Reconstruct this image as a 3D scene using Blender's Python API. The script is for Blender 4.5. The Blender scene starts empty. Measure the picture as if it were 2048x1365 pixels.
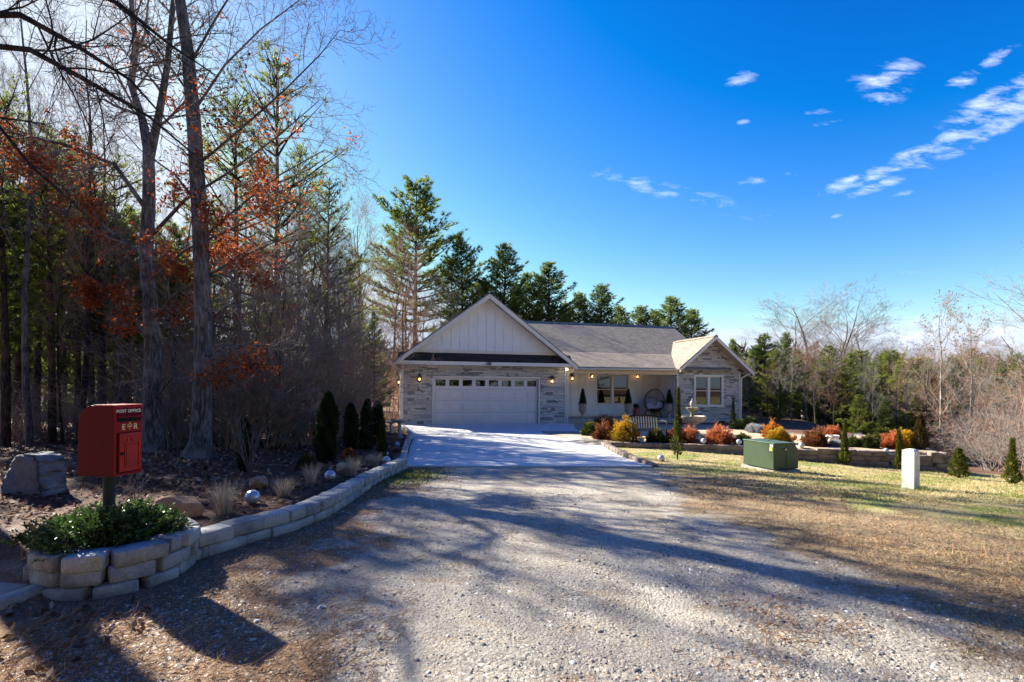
import bpy, math, random
import numpy as np
from mathutils import Vector, Matrix, Euler
R = math.radians
scene = bpy.context.scene
C = scene.collection

# ------------------------------------------------------------------ camera, sky, sun, exposure
EYE = 1.4; F = 1000.0; CX = 1024.0; YH = 770.0; ROLL = 0.010
cam_d = bpy.data.cameras.new('camera'); cam = bpy.data.objects.new('camera', cam_d); C.objects.link(cam)
cam_d.sensor_width = 36; cam_d.lens = F/2048*36; cam_d.clip_end = 3000; cam_d.clip_start = .05
cam_d.shift_y = (YH-682.5)/2048
cam.location = (0, 0, EYE)
cam.matrix_world = Matrix.Translation((0, 0, EYE)) @ Euler((R(90), 0, 0)).to_matrix().to_4x4() @ Matrix.Rotation(ROLL, 4, 'Z')
scene.camera = cam
scene.view_settings.view_transform = 'Standard'; scene.view_settings.look = 'None'
scene.view_settings.exposure = 1.97; scene.view_settings.gamma = 1
scene.cycles.max_bounces = 6; scene.cycles.diffuse_bounces = 3; scene.cycles.transparent_max_bounces = 8
scene.cycles.use_denoising = True
SUN_EL = R(30); SUN_DIR = Vector((-.81, .586, 0)).normalized()
to_sun = Vector((SUN_DIR.x*math.cos(SUN_EL), SUN_DIR.y*math.cos(SUN_EL), math.sin(SUN_EL)))
sl = bpy.data.lights.new('sun', 'SUN'); sl.energy = 4.8; sl.angle = R(.55); sl.color = (1, .945, .80)
so = bpy.data.objects.new('sun', sl); C.objects.link(so); so.rotation_euler = to_sun.to_track_quat('Z', 'Y').to_euler()

world = bpy.data.worlds.new("World"); scene.world = world; world.use_nodes = True
wt = world.node_tree; wn = wt.nodes; wn.clear(); wl = wt.links
def wnode(t, **k):
    n = wn.new(t)
    for a, b in k.items(): setattr(n, a, b)
    return n
sky = wnode('ShaderNodeTexSky', sky_type='NISHITA', sun_disc=False, sun_elevation=SUN_EL,
            sun_rotation=math.atan2(SUN_DIR.x, SUN_DIR.y), altitude=500, air_density=1.0, dust_density=.45, ozone_density=4.0)
def wmath(op, a, b=None, c=None, clamp=False):
    n = wnode('ShaderNodeMath', operation=op, use_clamp=clamp)
    for i, v in enumerate((a, b, c)):
        if v is None: continue
        if isinstance(v, (int, float)): n.inputs[i].default_value = v
        else: wl.new(v, n.inputs[i])
    return n.outputs[0]
hs = wnode('ShaderNodeHueSaturation'); hs.inputs['Saturation'].default_value = 1.12; hs.inputs['Value'].default_value = 1.0
gg = wnode('ShaderNodeGamma'); gg.inputs[1].default_value = 1.22; sc0 = wnode('ShaderNodeMix', data_type='RGBA', blend_type='MULTIPLY'); sc0.inputs[0].default_value = 1; sc0.inputs[7].default_value = (.125,)*3+(1,)
wl.new(sky.outputs[0], sc0.inputs[6]); wl.new(sc0.outputs[2], gg.inputs[0]); wl.new(gg.outputs[0], hs.inputs['Color'])
gam = wnode('ShaderNodeMix', data_type='RGBA', blend_type='MULTIPLY'); gam.inputs[0].default_value = 1
wl.new(hs.outputs[0], gam.inputs[6]); gam.inputs[7].default_value = (8*.84, 8*.98, 8*1.12, 1)
sh = wnode('ShaderNodeVectorMath', operation='MULTIPLY_ADD'); wl.new(gam.outputs[2], sh.inputs[0]); sh.inputs[1].default_value = (1.80, 1.12, .90); sh.inputs[2].default_value = (-.47, -.36, 0)
mxx = wnode('ShaderNodeVectorMath', operation='MAXIMUM'); wl.new(sh.outputs[0], mxx.inputs[0]); mxx.inputs[1].default_value = (.01, .05, .1); mnn = wnode('ShaderNodeVectorMath', operation='MINIMUM'); wl.new(mxx.outputs[0], mnn.inputs[0]); mnn.inputs[1].default_value = (2.7, 3.1, 3.65)
# thin clouds laid out by world direction (u = east over north, v = height over north)
tc = wnode('ShaderNodeTexCoord'); sep = wnode('ShaderNodeSeparateXYZ'); wl.new(tc.outputs['Generated'], sep.inputs[0])
dy = wmath('MAXIMUM', sep.outputs[1], .05); U = wmath('DIVIDE', sep.outputs[0], dy); V = wmath('DIVIDE', sep.outputs[2], dy)
blobs = [  # u, v, half length, half width, tilt, strength
    (.76, .448, .13, .014, 22, .92), (.87, .487, .07, .013, 27, .9), (.965, .575, .09, .026, 26, .92), (1.05, .59, .09, .020, 30, .95), (.97, .525, .09, .012, 26, .8), (.73, .405, .055, .010, 20, .75), (.92, .515, .12, .024, 28, 1.0),
    (.62, .58, .012, .012, 0, .0), (.745, .625, .065, .028, 20, .72), (.75, .59, .05, .020, 14, .65), (.455, .617, .030, .012, 12, .62),
    (.60, .55, .028, .007, 4, .62), (.895, .62, .03, .014, 22, .75), (.965, .665, .035, .011, 25, .75), (.47, .412, .035, .008, 10, .64),
    (.33, .385, .15, .016, -14, .60), (.22, .41, .08, .016, -12, .45), (.63, .53, .035, .006, 12, .6), (.645, .345, .014, .004, 15, .62),
    (.585, .425, .03, .004, 6, .5), (.455, .53, .012, .005, 10, .6), (.55, .43, .01, .004, 8, .6), (.78, .39, .03, .006, 18, .5),
    (.44, .14, .16, .010, 5, .32), (.85, .10, .42, .045, 2, .68), (.75, .225, .14, .006, 5, .32), (.35, .13, .20, .014, 5, .30), (.27, .25, .12, .006, 8, .12)]
tot = None
for (u0, v0, a, b, ang, st) in blobs:
    if st <= 0: continue
    ca, sa = math.cos(R(ang)), math.sin(R(ang))
    du = wmath('SUBTRACT', U, u0); dv = wmath('SUBTRACT', V, v0)
    p = wmath('ADD', wmath('MULTIPLY', du, ca/a), wmath('MULTIPLY', dv, sa/a))
    q = wmath('ADD', wmath('MULTIPLY', du, -sa/b), wmath('MULTIPLY', dv, ca/b))
    d2 = wmath('ADD', wmath('MULTIPLY', p, p), wmath('MULTIPLY', q, q))
    g = wmath('MULTIPLY', wmath('SUBTRACT', 1.0, wmath('MULTIPLY', d2, .38), clamp=True), st)
    tot = g if tot is None else wmath('MAXIMUM', tot, g)
comb = wnode('ShaderNodeCombineXYZ'); wl.new(U, comb.inputs[0]); wl.new(V, comb.inputs[1])
mp = wnode('ShaderNodeMapping'); mp.inputs['Rotation'].default_value = (0, 0, R(-22)); mp.inputs['Scale'].default_value = (13, 44, 1)
wl.new(comb.outputs[0], mp.inputs[0])
nz = wnode('ShaderNodeTexNoise'); nz.inputs['Scale'].default_value = 1.0; nz.inputs['Detail'].default_value = 9; nz.inputs['Roughness'].default_value = .68
nz.inputs['Distortion'].default_value = .35
wl.new(mp.outputs[0], nz.inputs['Vector'])
cm = wmath('MULTIPLY', wmath('SUBTRACT', wmath('ADD', wmath('MULTIPLY', nz.outputs[0], 4.0), wmath('MINIMUM', wmath('MULTIPLY', tot, 1.3), .95)), 2.50), .72, clamp=True)
cm = wmath('MULTIPLY', wmath('POWER', cm, 1.15), wmath('MINIMUM', wmath('MULTIPLY', tot, 1.2), .85))
mixc = wnode('ShaderNodeMix', data_type='RGBA'); wl.new(cm, mixc.inputs[0]); wl.new(mnn.outputs[0], mixc.inputs[6]); mixc.inputs[7].default_value = (4.2, 4.6, 5.6, 1)
bg = wnode('ShaderNodeBackground'); bg.inputs[1].default_value = .080; wl.new(mixc.outputs[2], bg.inputs[0])
wo = wnode('ShaderNodeOutputWorld'); wl.new(bg.outputs[0], wo.inputs[0])

# ------------------------------------------------------------------ helpers
def rng(s): return np.random.default_rng(s)
def tag(o, label=None, cat=None, group=None, kind=None):
    if label: o['label'] = label
    if cat: o['category'] = cat
    if group: o['group'] = group
    if kind: o['kind'] = kind
    return o
def empty(name, loc=(0, 0, 0), rz=0, scale=1):
    o = bpy.data.objects.new(name, None); C.objects.link(o); o.location = loc; o.rotation_euler = (0, 0, rz)
    o.scale = (scale,)*3 if isinstance(scale, (int, float)) else scale; o.empty_display_size = .2
    return o
def link(name, me, mat=None, parent=None, loc=None, rz=0):
    o = bpy.data.objects.new(name, me); C.objects.link(o)
    if mat is not None and len(me.materials) == 0: me.materials.append(mat)
    if parent: o.parent = parent
    if loc is not None: o.location = loc
    if rz: o.rotation_euler = (0, 0, rz)
    return o
def np_mesh(name, v, faces, tint=None, smooth=False, attrs=None):
    """v (N,3); faces: list of (M,k) int arrays"""
    me = bpy.data.meshes.new(name); v = np.asarray(v, dtype=np.float32)
    faces = [np.asarray(f, dtype=np.int32) for f in faces if len(f)]
    nl = sum(f.size for f in faces); npoly = sum(len(f) for f in faces)
    me.vertices.add(len(v)); me.vertices.foreach_set('co', v.ravel())
    me.loops.add(nl); me.loops.foreach_set('vertex_index', np.concatenate([f.ravel() for f in faces]))
    starts = []; s = 0
    for f in faces:
        starts.append(s+np.arange(len(f))*f.shape[1]); s += f.size
    me.polygons.add(npoly); me.polygons.foreach_set('loop_start', np.concatenate(starts).astype(np.int32))
    me.update(calc_edges=True)
    if tint is not None:
        a = me.attributes.new('tint', 'FLOAT', 'POINT'); a.data.foreach_set('value', np.asarray(tint, dtype=np.float32))
    if attrs:
        for k, val in attrs.items():
            a = me.attributes.new(k, 'FLOAT', 'POINT'); a.data.foreach_set('value', np.asarray(val, dtype=np.float32))
    if smooth: me.polygons.foreach_set('use_smooth', np.ones(npoly, dtype=bool))
    return me
class MB:
    def __init__(s): s.v = []; s.f = []
    def add(s, vs, fs):
        n = len(s.v); s.v += [tuple(p) for p in vs]; s.f += [tuple(i+n for i in f) for f in fs]; return s
    def box(s, x0, x1, y0, y1, z0, z1):
        return s.add([(x0,y0,z0),(x1,y0,z0),(x1,y1,z0),(x0,y1,z0),(x0,y0,z1),(x1,y0,z1),(x1,y1,z1),(x0,y1,z1)],
                     [(0,3,2,1),(4,5,6,7),(0,1,5,4),(1,2,6,5),(2,3,7,6),(3,0,4,7)])
    def obox(s, c, ax, ay, az):      # centre and three half-axis vectors
        c, ax, ay, az = map(Vector, (c, ax, ay, az)); vs = []
        for k in (-1, 1):
            for (i, j) in ((-1,-1),(1,-1),(1,1),(-1,1)): vs.append(c+ax*i+ay*j+az*k)
        return s.add(vs, [(0,3,2,1),(4,5,6,7),(0,1,5,4),(1,2,6,5),(2,3,7,6),(3,0,4,7)])
    def bar(s, a, b, w, h=None, up=(0,0,1)):
        a, b = Vector(a), Vector(b); d = b-a; u = Vector(up); sd = d.cross(u)
        if sd.length < 1e-6: sd = d.cross(Vector((1,0,0)))
        sd.normalize(); u2 = sd.cross(d).normalized(); h = h or w
        return s.obox((a+b)/2, d/2, sd*w/2, u2*h/2)
    def tube(s, pts, rad, n=8, caps=True):
        pts = [Vector(p) for p in pts]; k = len(pts); rad = rad if hasattr(rad, '__len__') else [rad]*k
        vs = []; ref = None
        for i, p in enumerate(pts):
            d = (pts[min(i+1, k-1)]-pts[max(i-1, 0)])
            if d.length < 1e-9: d = Vector((0,0,1))
            d.normalize()
            if ref is None: ref = d.orthogonal().normalized()
            ref = (ref-d*ref.dot(d)); ref = ref.normalized() if ref.length > 1e-5 else d.orthogonal().normalized()
            b = d.cross(ref)
            for j in range(n):
                a = 2*math.pi*j/n; vs.append(p+(ref*math.cos(a)+b*math.sin(a))*rad[i])
        fs = [(i*n+j, i*n+(j+1) % n, (i+1)*n+(j+1) % n, (i+1)*n+j) for i in range(k-1) for j in range(n)]
        if caps: fs += [tuple(range(n-1, -1, -1)), tuple(range((k-1)*n, k*n))]
        return s.add(vs, fs)
    def lathe(s, prof, n=24, c=(0,0,0)):
        vs = []; k = len(prof)
        for r, z in prof:
            for j in range(n):
                a = 2*math.pi*j/n; vs.append((c[0]+r*math.cos(a), c[1]+r*math.sin(a), c[2]+z))
        fs = [(i*n+j, i*n+(j+1) % n, (i+1)*n+(j+1) % n, (i+1)*n+j) for i in range(k-1) for j in range(n)]
        fs += [tuple(range(n-1, -1, -1)), tuple(range((k-1)*n, k*n))]
        return s.add(vs, fs)
    def prism(s, poly, axis, a, b):  # poly in the two other axes
        def P(p, q):
            return {'x': (q, p[0], p[1]), 'y': (p[0], q, p[1]), 'z': (p[0], p[1], q)}[axis]
        n = len(poly); vs = [P(p, a) for p in poly]+[P(p, b) for p in poly]
        fs = [tuple(range(n)), tuple(range(2*n-1, n-1, -1))]+[(i, i+n, (i+1) % n+n, (i+1) % n) for i in range(n)]
        return s.add(vs, fs)
    def sphere(s, c, r, n=16, m=10, sq=(1,1,1)):
        prof = [(r*math.sin(math.pi*i/m), -r*math.cos(math.pi*i/m)) for i in range(m+1)]
        k0 = len(s.v); s.lathe([(max(a, 1e-4), b) for a, b in prof], n)
        s.v[k0:] = [(c[0]+x*sq[0], c[1]+y*sq[1], c[2]+z*sq[2]) for x, y, z in s.v[k0:]]
        return s
    def mesh(s, name, smooth=False, bevel=0):
        me = bpy.data.meshes.new(name); me.from_pydata(s.v, [], s.f); me.update()
        import bmesh
        bm = bmesh.new(); bm.from_mesh(me); bmesh.ops.recalc_face_normals(bm, faces=bm.faces)
        if bevel: bmesh.ops.bevel(bm, geom=list(bm.edges), offset=bevel, segments=2, affect='EDGES', profile=.6, clamp_overlap=True)
        bm.to_mesh(me); bm.free()
        if smooth:
            for p in me.polygons: p.use_smooth = True
            me.set_sharp_from_angle(angle=R(40)) if hasattr(me, 'set_sharp_from_angle') else None
        return me
    def build(s, name, mat, parent=None, smooth=False, bevel=0):
        return link(name, s.mesh(name, smooth, bevel), mat, parent)

# materials --------------------------------------------------------
class NT:
    def __init__(s, name):
        s.m = bpy.data.materials.new(name); s.m.use_nodes = True; s.t = s.m.node_tree; s.t.nodes.clear()
        s.out = s.t.nodes.new('ShaderNodeOutputMaterial')
    def n(s, typ, ins=None, **k):
        nd = s.t.nodes.new(typ)
        for a, b in k.items(): setattr(nd, a, b)
        for a, b in (ins or {}).items():
            if isinstance(b, bpy.types.NodeSocket): s.t.links.new(b, nd.inputs[a])
            else: nd.inputs[a].default_value = b
        return nd
    def math(s, op, a, b=None, clamp=False):
        nd = s.t.nodes.new('ShaderNodeMath'); nd.operation = op; nd.use_clamp = clamp
        for i, v in enumerate((a, b)):
            if v is None: continue
            if isinstance(v, (int, float)): nd.inputs[i].default_value = v
            else: s.t.links.new(v, nd.inputs[i])
        return nd.outputs[0]
    def mix(s, f, a, b, bt='MIX'):
        nd = s.t.nodes.new('ShaderNodeMix'); nd.data_type = 'RGBA'; nd.blend_type = bt
        for i, v in ((0, f), (6, a), (7, b)):
            if isinstance(v, (int, float)): nd.inputs[i].default_value = v
            elif isinstance(v, tuple): nd.inputs[i].default_value = (*v[:3], 1)
            else: s.t.links.new(v, nd.inputs[i])
        return nd.outputs[2]
    def ramp(s, f, pts, interp='LINEAR'):
        nd = s.t.nodes.new('ShaderNodeValToRGB'); s.t.links.new(f, nd.inputs[0]); cr = nd.color_ramp; cr.interpolation = interp
        while len(cr.elements) < len(pts): cr.elements.new(.5)
        for e, (p, c) in zip(cr.elements, pts):
            e.position = p; e.color = (*(c if isinstance(c, tuple) else (c, c, c)), 1)
        return nd.outputs[0]
    def noise(s, scale, detail=4, rough=.6, vec=None, dist=0, out=0):
        ins = {'Scale': scale, 'Detail': detail, 'Roughness': rough, 'Distortion': dist}
        if vec is None: vec = s.obj()
        ins['Vector'] = vec
        return s.n('ShaderNodeTexNoise', ins).outputs[out]
    def obj(s):
        if not hasattr(s, '_o'): s._o = s.n('ShaderNodeTexCoord').outputs['Object']
        return s._o
    def bump(s, h, st=.5, dist=.02, nrm=None):
        ins = {'Height': h, 'Strength': st, 'Distance': dist}
        if nrm is not None: ins['Normal'] = nrm
        return s.n('ShaderNodeBump', ins).outputs[0]
    def pbr(s, col, rough=.7, metal=0, nrm=None, spec=.5, **k):
        ins = {'Base Color': (*col, 1) if isinstance(col, tuple) else col, 'Roughness': rough, 'Metallic': metal, 'Specular IOR Level': spec}
        if nrm is not None: ins['Normal'] = nrm
        ins.update(k)
        b = s.n('ShaderNodeBsdfPrincipled', ins); s.t.links.new(b.outputs[0], s.out.inputs[0]); return s.m
    def surf(s, sh): s.t.links.new(sh, s.out.inputs[0]); return s.m
def simple(name, col, rough=.6, metal=0, var=.12, scale=8, bump=.0, bscale=60, spec=.4, **k):
    n = NT(name); f = n.noise(scale, 5, .65)
    dark = tuple(c*(1-var*1.6) for c in col); light = tuple(min(1, c*(1+var)) for c in col)
    c = n.ramp(f, [(.3, dark), (.7, light)])
    nr = n.bump(n.noise(bscale, 4), bump, .01) if bump else None
    return n.pbr(c, rough, metal, nr, spec, **k)
def foliage(name, c0, c1, transl=.35, rough=.6, c2=None):
    n = NT(name); a = n.n('ShaderNodeAttribute', attribute_name='tint').outputs['Fac']
    oi = n.n('ShaderNodeObjectInfo').outputs['Random']
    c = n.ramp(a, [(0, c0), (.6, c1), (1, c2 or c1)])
    c = n.mix(1.0, c, n.ramp(oi, [(0, (.78, .80, .8)), (1, (1.15, 1.12, 1.0))]), 'MULTIPLY')
    d = n.n('ShaderNodeBsdfPrincipled', {'Base Color': c, 'Roughness': rough, 'Specular IOR Level': .25})
    t = n.n('ShaderNodeBsdfTranslucent', {'Color': c})
    m = n.n('ShaderNodeMixShader', {0: transl}); n.t.links.new(d.outputs[0], m.inputs[1]); n.t.links.new(t.outputs[0], m.inputs[2])
    return n.surf(m.outputs[0])
def bark(name, c0, c1, sc=1.0, bump=.8):
    n = NT(name); mp_ = n.n('ShaderNodeMapping', {'Vector': n.obj(), 'Scale': (22*sc, 22*sc, 4*sc)}).outputs[0]
    f = n.noise(1.0, 7, .7, mp_, .4); g = n.noise(1.3, 3)
    c = n.ramp(f, [(.36, tuple(x*.35 for x in c0)), (.5, c0), (.64, c1)])
    c = n.mix(n.ramp(g, [(.52, 0.), (.62, .55)]), c, tuple(x*1.25 for x in c1))
    return n.pbr(c, .92, 0, n.bump(f, 1.0, .06), .2)
M = {}
M['bark_grey'] = bark('bark_grey', (.12, .105, .10), (.30, .27, .25))
M['bark_dark'] = bark('bark_dark', (.035, .028, .024), (.09, .07, .058))
M['bark_pine'] = bark('bark_pine', (.055, .036, .028), (.13, .088, .065))
M['bark_pale'] = bark('bark_pale', (.20, .17, .14), (.42, .38, .33))
M['twig_grey'] = simple('twig_grey', (.27, .23, .20), .9, 0, .25, 2)
M['twig_brown'] = simple('twig_brown', (.38, .22, .155), .9, 0, .3, 2)
M['twig_dark'] = simple('twig_dark', (.030, .025, .023), .9, 0, .3, 2)
M['pine'] = foliage('pine_needles', (.05, .09, .018), (.15, .20, .035), .55, .55, (.32, .34, .06))
M['pine_blue'] = foliage('pine_needles_cool', (.06, .11, .03), (.15, .20, .045), .55, .5, (.34, .36, .07))
M['pine_warm'] = foliage('pine_needles_warm', (.07, .10, .018), (.20, .23, .035), .55, .55, (.38, .38, .07))
M['rust_leaf'] = foliage('rusty_oak_leaves', (.17, .036, .014), (.33, .075, .022), .5, .6, (.46, .14, .04))
M['brown_leaf'] = foliage('brown_dry_leaves', (.12, .065, .045), (.24, .135, .09), .45, .6, (.34, .22, .15))
M['arbor'] = foliage('arborvitae_green', (.012, .026, .006), (.032, .055, .012), .2, .55, (.10, .13, .02))
M['arbor_gold'] = foliage('arborvitae_olive', (.045, .055, .010), (.14, .15, .026), .35, .55, (.32, .27, .05))
M['gold'] = foliage('golden_cypress', (.16, .11, .01), (.50, .29, .02), .35, .5, (.78, .44, .03))
M['rust'] = foliage('rusty_shrub', (.08, .028, .012), (.22, .075, .03), .35, .55, (.40, .17, .06))
M['bronze'] = foliage('bronze_conifer', (.03, .022, .010), (.09, .05, .016), .25, .55, (.22, .10, .03))
M['coral'] = foliage('coral_shrub', (.20, .05, .022), (.54, .16, .06), .4, .5, (.74, .30, .13))
M['orange'] = foliage('orange_shrub', (.24, .08, .012), (.62, .24, .03), .4, .5, (.80, .42, .07))
M['boxgreen'] = foliage('boxwood_green', (.02, .035, .008), (.07, .09, .018), .3, .5, (.20, .16, .03))
M['lavender'] = foliage('silver_foliage', (.22, .22, .24), (.42, .42, .45), .3, .7, (.62, .60, .66))
M['dry'] = foliage('dry_grass', (.32, .23, .17), (.58, .45, .34), .4, .8, (.76, .64, .52))
M['cover'] = foliage('glossy_groundcover', (.018, .045, .010), (.05, .11, .022), .25, .28, (.11, .19, .05))
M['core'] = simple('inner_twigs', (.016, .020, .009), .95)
M['white_trim'] = simple('tan_trim_paint', (.82, .72, .61), .5, 0, .03, 3)
M['siding'] = simple('white_siding_paint', (.86, .82, .79), .55, 0, .03, 2, .15, 120)
M['door_paint'] = simple('taupe_door_paint', (.80, .68, .61), .5, 0, .03, 2)
M['black_metal'] = simple('black_metal', (.012, .010, .010), .65, 0, .2, 20)
M['concrete_slab'] = None

def glass(name, tint=(.8, .85, .88), f=.10):
    n = NT(name); fr = n.n('ShaderNodeFresnel', {'IOR': 1.5}).outputs[0]
    fac = n.math('ADD', n.math('MULTIPLY', fr, .9), f, True)
    a = n.n('ShaderNodeBsdfTransparent', {'Color': (*tint, 1)}); b = n.n('ShaderNodeBsdfGlossy', {'Color': (1, 1, 1, 1), 'Roughness': .02})
    m = n.n('ShaderNodeMixShader', {0: fac}); n.t.links.new(a.outputs[0], m.inputs[1]); n.t.links.new(b.outputs[0], m.inputs[2])
    return n.surf(m.outputs[0])
M['glass'] = glass('window_glass', (.35, .4, .42), .03)

# ------------------------------------------------------------------ terrain
def ss(a, b, x):
    t = np.clip((np.asarray(x, float)-a)/(b-a), 0, 1); return t*t*(3-2*t)
WLY = [2.0, 3.2, 3.9, 4.5, 5.0, 5.9, 6.9, 8.5, 10.2, 12.0, 14.4, 16.5, 18.5, 20.5, 22.5]
WLX = [-2.9, -2.75, -2.62, -2.32, -2.12, -2.12, -2.2, -2.25, -2.28, -2.62, -2.92, -3.25, -3.75, -4.4, -5.2]
def xwall(y): return np.interp(y, WLY, WLX)
GWX = [2.9, 3.5, 5.0, 6.6, 8.2, 10.0, 11.9]; GWY = [15.2, 15.0, 14.75, 14.5, 14.15, 13.75, 13.5]
def ywall(x): return np.interp(x, GWX, GWY)
def smooth_noise(x, y, s, seed=0):
    return (np.sin(x*s+seed)*np.cos(y*s*1.13+seed*1.7)+.5*np.sin(x*s*2.3+y*s*1.1+seed*2.1)*np.cos(y*s*2.7-x*s*.7+seed))/1.5
def ground(x, y):
    x = np.asarray(x, float); y = np.asarray(y, float)
    base = -.46*ss(4, 14, y)
    rf = -.055*np.clip(x-4.5, 0, 12)*ss(4, 13, y)
    z = base+rf
    # falling away beyond the lawn on the right and behind the garden
    e = np.maximum(y-13.6-np.clip((12.4-x), 0, 99)*1.7, 0)*ss(9, 13, x)
    z = z-.115*np.minimum(e, 26)+.018*np.minimum(np.maximum(e-45, 0), 70)
    # bed on the left, held by its low wall
    xw = xwall(y)
    L = (1-ss(xw-.26, xw-.12, x))*ss(2.6, 3.7, y)*(1-ss(9, 15, y)*.6)
    z = z+.13*L+.10*L*ss(1.5, 5, xw-x)
    z = z+.03*smooth_noise(x, y, .9)*ss(.5, 2, xw-x)
    # raised garden on the right, held by the curved wall
    tk = (x-.25+.02*(y-6)**2*.3); z = z-.012*(np.exp(-((tk-.8)/.22)**2)+np.exp(-((tk+.8)/.22)**2))*ss(10.4, 9.6, y)*ss(-6, 0, y)
    yw = ywall(x); edge = 11.75+(y-13.5)*.32
    wdt = .14+np.maximum(y-15, 0)*.25
    G = ss(yw+.10, yw+.24, y)*(1-ss(edge-.02, edge+wdt, x))*ss(2.2, 3.2, x+(y-15)*.38)
    z = z*(1-G)+G*(-.33-.13*ss(16, 22, y))
    z = z+.012*smooth_noise(x, y, 2.2, 3)*ss(4.5, 7, np.abs(x))
    return z
def gz(x, y): return float(ground(x, y))
def ray(px, py):
    a, b = px-CX, YH-py; c, s = math.cos(ROLL), math.sin(ROLL)
    # undo the roll
    return Vector(((a*c-b*s)/F, 1.0, (b*c+a*s)/F))
def at(px, py, D): return Vector((0, 0, EYE))+ray(px, py)*D
def gp(px, py):
    d = ray(px, py); y = 1.5; prev = 1.5
    while y < 120:
        p = d*y
        if EYE+p.z < gz(p.x, p.y):
            lo, hi = prev, y
            for _ in range(20):
                m = (lo+hi)/2; q = d*m
                if EYE+q.z < gz(q.x, q.y): hi = m
                else: lo = m
            q = d*hi; return Vector((q.x, q.y, gz(q.x, q.y)))
        prev = y; y += .1
    p = d*30; return Vector((p.x, p.y, gz(p.x, p.y)))
def xpix(p):
    a = p[0]/p[1]; b = (p[2]-EYE)/p[1]; return CX+F*(a*math.cos(ROLL)+b*math.sin(ROLL))

# slab outline
slab_l = [(-2.28, 10.25), (-2.35, 11.2), (-2.60, 12.6), (-2.92, 14.4), (-3.2, 16.2), (-3.6, 18.0), (-4.15, 19.8), (-5.0, 22.45)]
slab_r = [(3.02, 10.75), (2.95, 11.4), (2.85, 12.4), (2.78, 14.0), (2.72, 16.5), (2.68, 19.5), (2.72, 21.5), (3.0, 24.2)]
def in_slab_x(y): return np.interp(y, [p[1] for p in slab_l], [p[0] for p in slab_l]), np.interp(y, [p[1] for p in slab_r], [p[0] for p in slab_r])

def axis(segs):
    out = []
    for a, b, st in segs:
        n = max(1, int(round((b-a)/st))); out += list(a+(b-a)*np.arange(n)/n)
    out.append(segs[-1][1]); return np.array(out)
gx = axis([(-260, -60, 20), (-60, -16, 2), (-16, -7, .5), (-7, -3.6, .16), (-3.6, -1.6, .07), (-1.6, 2.5, .12), (2.5, 14, .12), (14, 22, .5), (22, 60, 2), (60, 320, 20)])
gy = axis([(-320, -20, 20), (-20, 1, 1.5), (1, 8, .09), (8, 13.2, .12), (13.2, 15.8, .07), (15.8, 26, .25), (26, 60, 1.5), (60, 420, 20)])
GX, GY = np.meshgrid(gx, gy); GZ = ground(GX, GY)
rr = rng(5)
def wob(x, y, s=1): return .22*smooth_noise(x, y, 2.1*s, 1)+.13*smooth_noise(x, y, 6.3*s, 2)+.07*smooth_noise(x, y, 15*s, 4)
W = wob(GX, GY)
xw = xwall(GY); yw = ywall(GX)
bed = (1-ss(xw-.18, xw-.12, GX))*ss(2.9, 3.5, GY+W*2-np.clip(-3.0-GX, 0, 3)*.5)
dirt_l = (1-ss(.1, 1.1+np.clip(5.2-GY, 0, 4)*.45, GX-xw+W*2.4))*(1-bed)      # pine straw and soil beside the wall
dirt_l = np.maximum(dirt_l, (1-ss(-.1, .9, (GX+1.9)+W*2.5-np.clip(4-GY, 0, 3)*.4))*(1-bed)*ss(6, 4, GY))
xl = np.interp(GY, [0, 2, 3, 4, 5, 6.2, 8, 10, 10.8, 11.5], [2.7, 2.55, 2.6, 2.45, 2.3, 2.1, 2.4, 3.05, 3.1, 2.9])
lawn = ss(-.15, .45, GX-xl+W*1.6)
lawn = np.maximum(lawn, ss(10.9, 11.3, GY)*ss(2.6, 2.9, GX))*(1-bed)
yard = ss(yw+.12, yw+.2, GY)*ss(2.4, 3.0, GX+(GY-15)*.02)*(1-ss(11.85, 12.05, GX-(GY-13.5)*.33))
wood = np.clip(ss(-2.5, -5, GY)+ss(9, 12, -GX-np.clip(GY-6, 0, 20)*.1+W*2)+ss(23, 26, GY)+ss(13.8, 15.5, GY-np.clip(12.6-GX, 0, 99)*1.7+W*3)*ss(9, 13, GX), 0, 1)
lawn = lawn*(1-yard)
zlg = GX-xl+W*1.6
dirt_r = ss(-.25, .35, zlg)*(1-ss(1.3, 2.9, zlg+W*2.5-np.clip(7-GY, -3, 2)*.25))*ss(10.5, 8.5, GY)
green = (.22+.6*ss(-.2, .6, smooth_noise(GX, GY, 1.7, 7)+.6*smooth_noise(GX, GY, 4.1, 9)))*(1-.85*dirt_r)
# mossy patch by the driveway corner
moss = np.exp(-(((GX+1.75)/.6)**2+((GY-8.7)/1.2)**2)*1.3)
green = np.maximum(green*lawn, moss*1.1)
A = dict(w_bed=bed.ravel(), w_dirt=dirt_l.ravel(), w_lawn=lawn.ravel(), w_yard=yard.ravel(), w_wood=wood.ravel(), w_green=np.clip(green, 0, 1).ravel(), w_brown=np.clip(dirt_r, 0, 1).ravel(), w_track=(np.exp(-(((GX-.25+.006*(GY-6)**2)-.8)/.24)**2)+np.exp(-(((GX-.25+.006*(GY-6)**2)+.8)/.24)**2)).ravel())
nyy, nxx = GX.shape
idx = np.arange(nyy*nxx).reshape(nyy, nxx)
quads = np.stack([idx[:-1, :-1], idx[:-1, 1:], idx[1:, 1:], idx[1:, :-1]], -1).reshape(-1, 4)
cxm = GX.ravel()[quads].mean(1); cym = GY.ravel()[quads].mean(1)
def wq(a): return a.ravel()[quads].mean(1)
zone = np.zeros(len(quads), int)                       # 0 gravel 1 lawn 2 planting bed 3 garden yard 4 forest floor
zone[wq(lawn) > .5] = 1; zone[wq(bed) > .5] = 2; zone[wq(yard) > .5] = 3; zone[wq(wood) > .5] = 4

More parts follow.
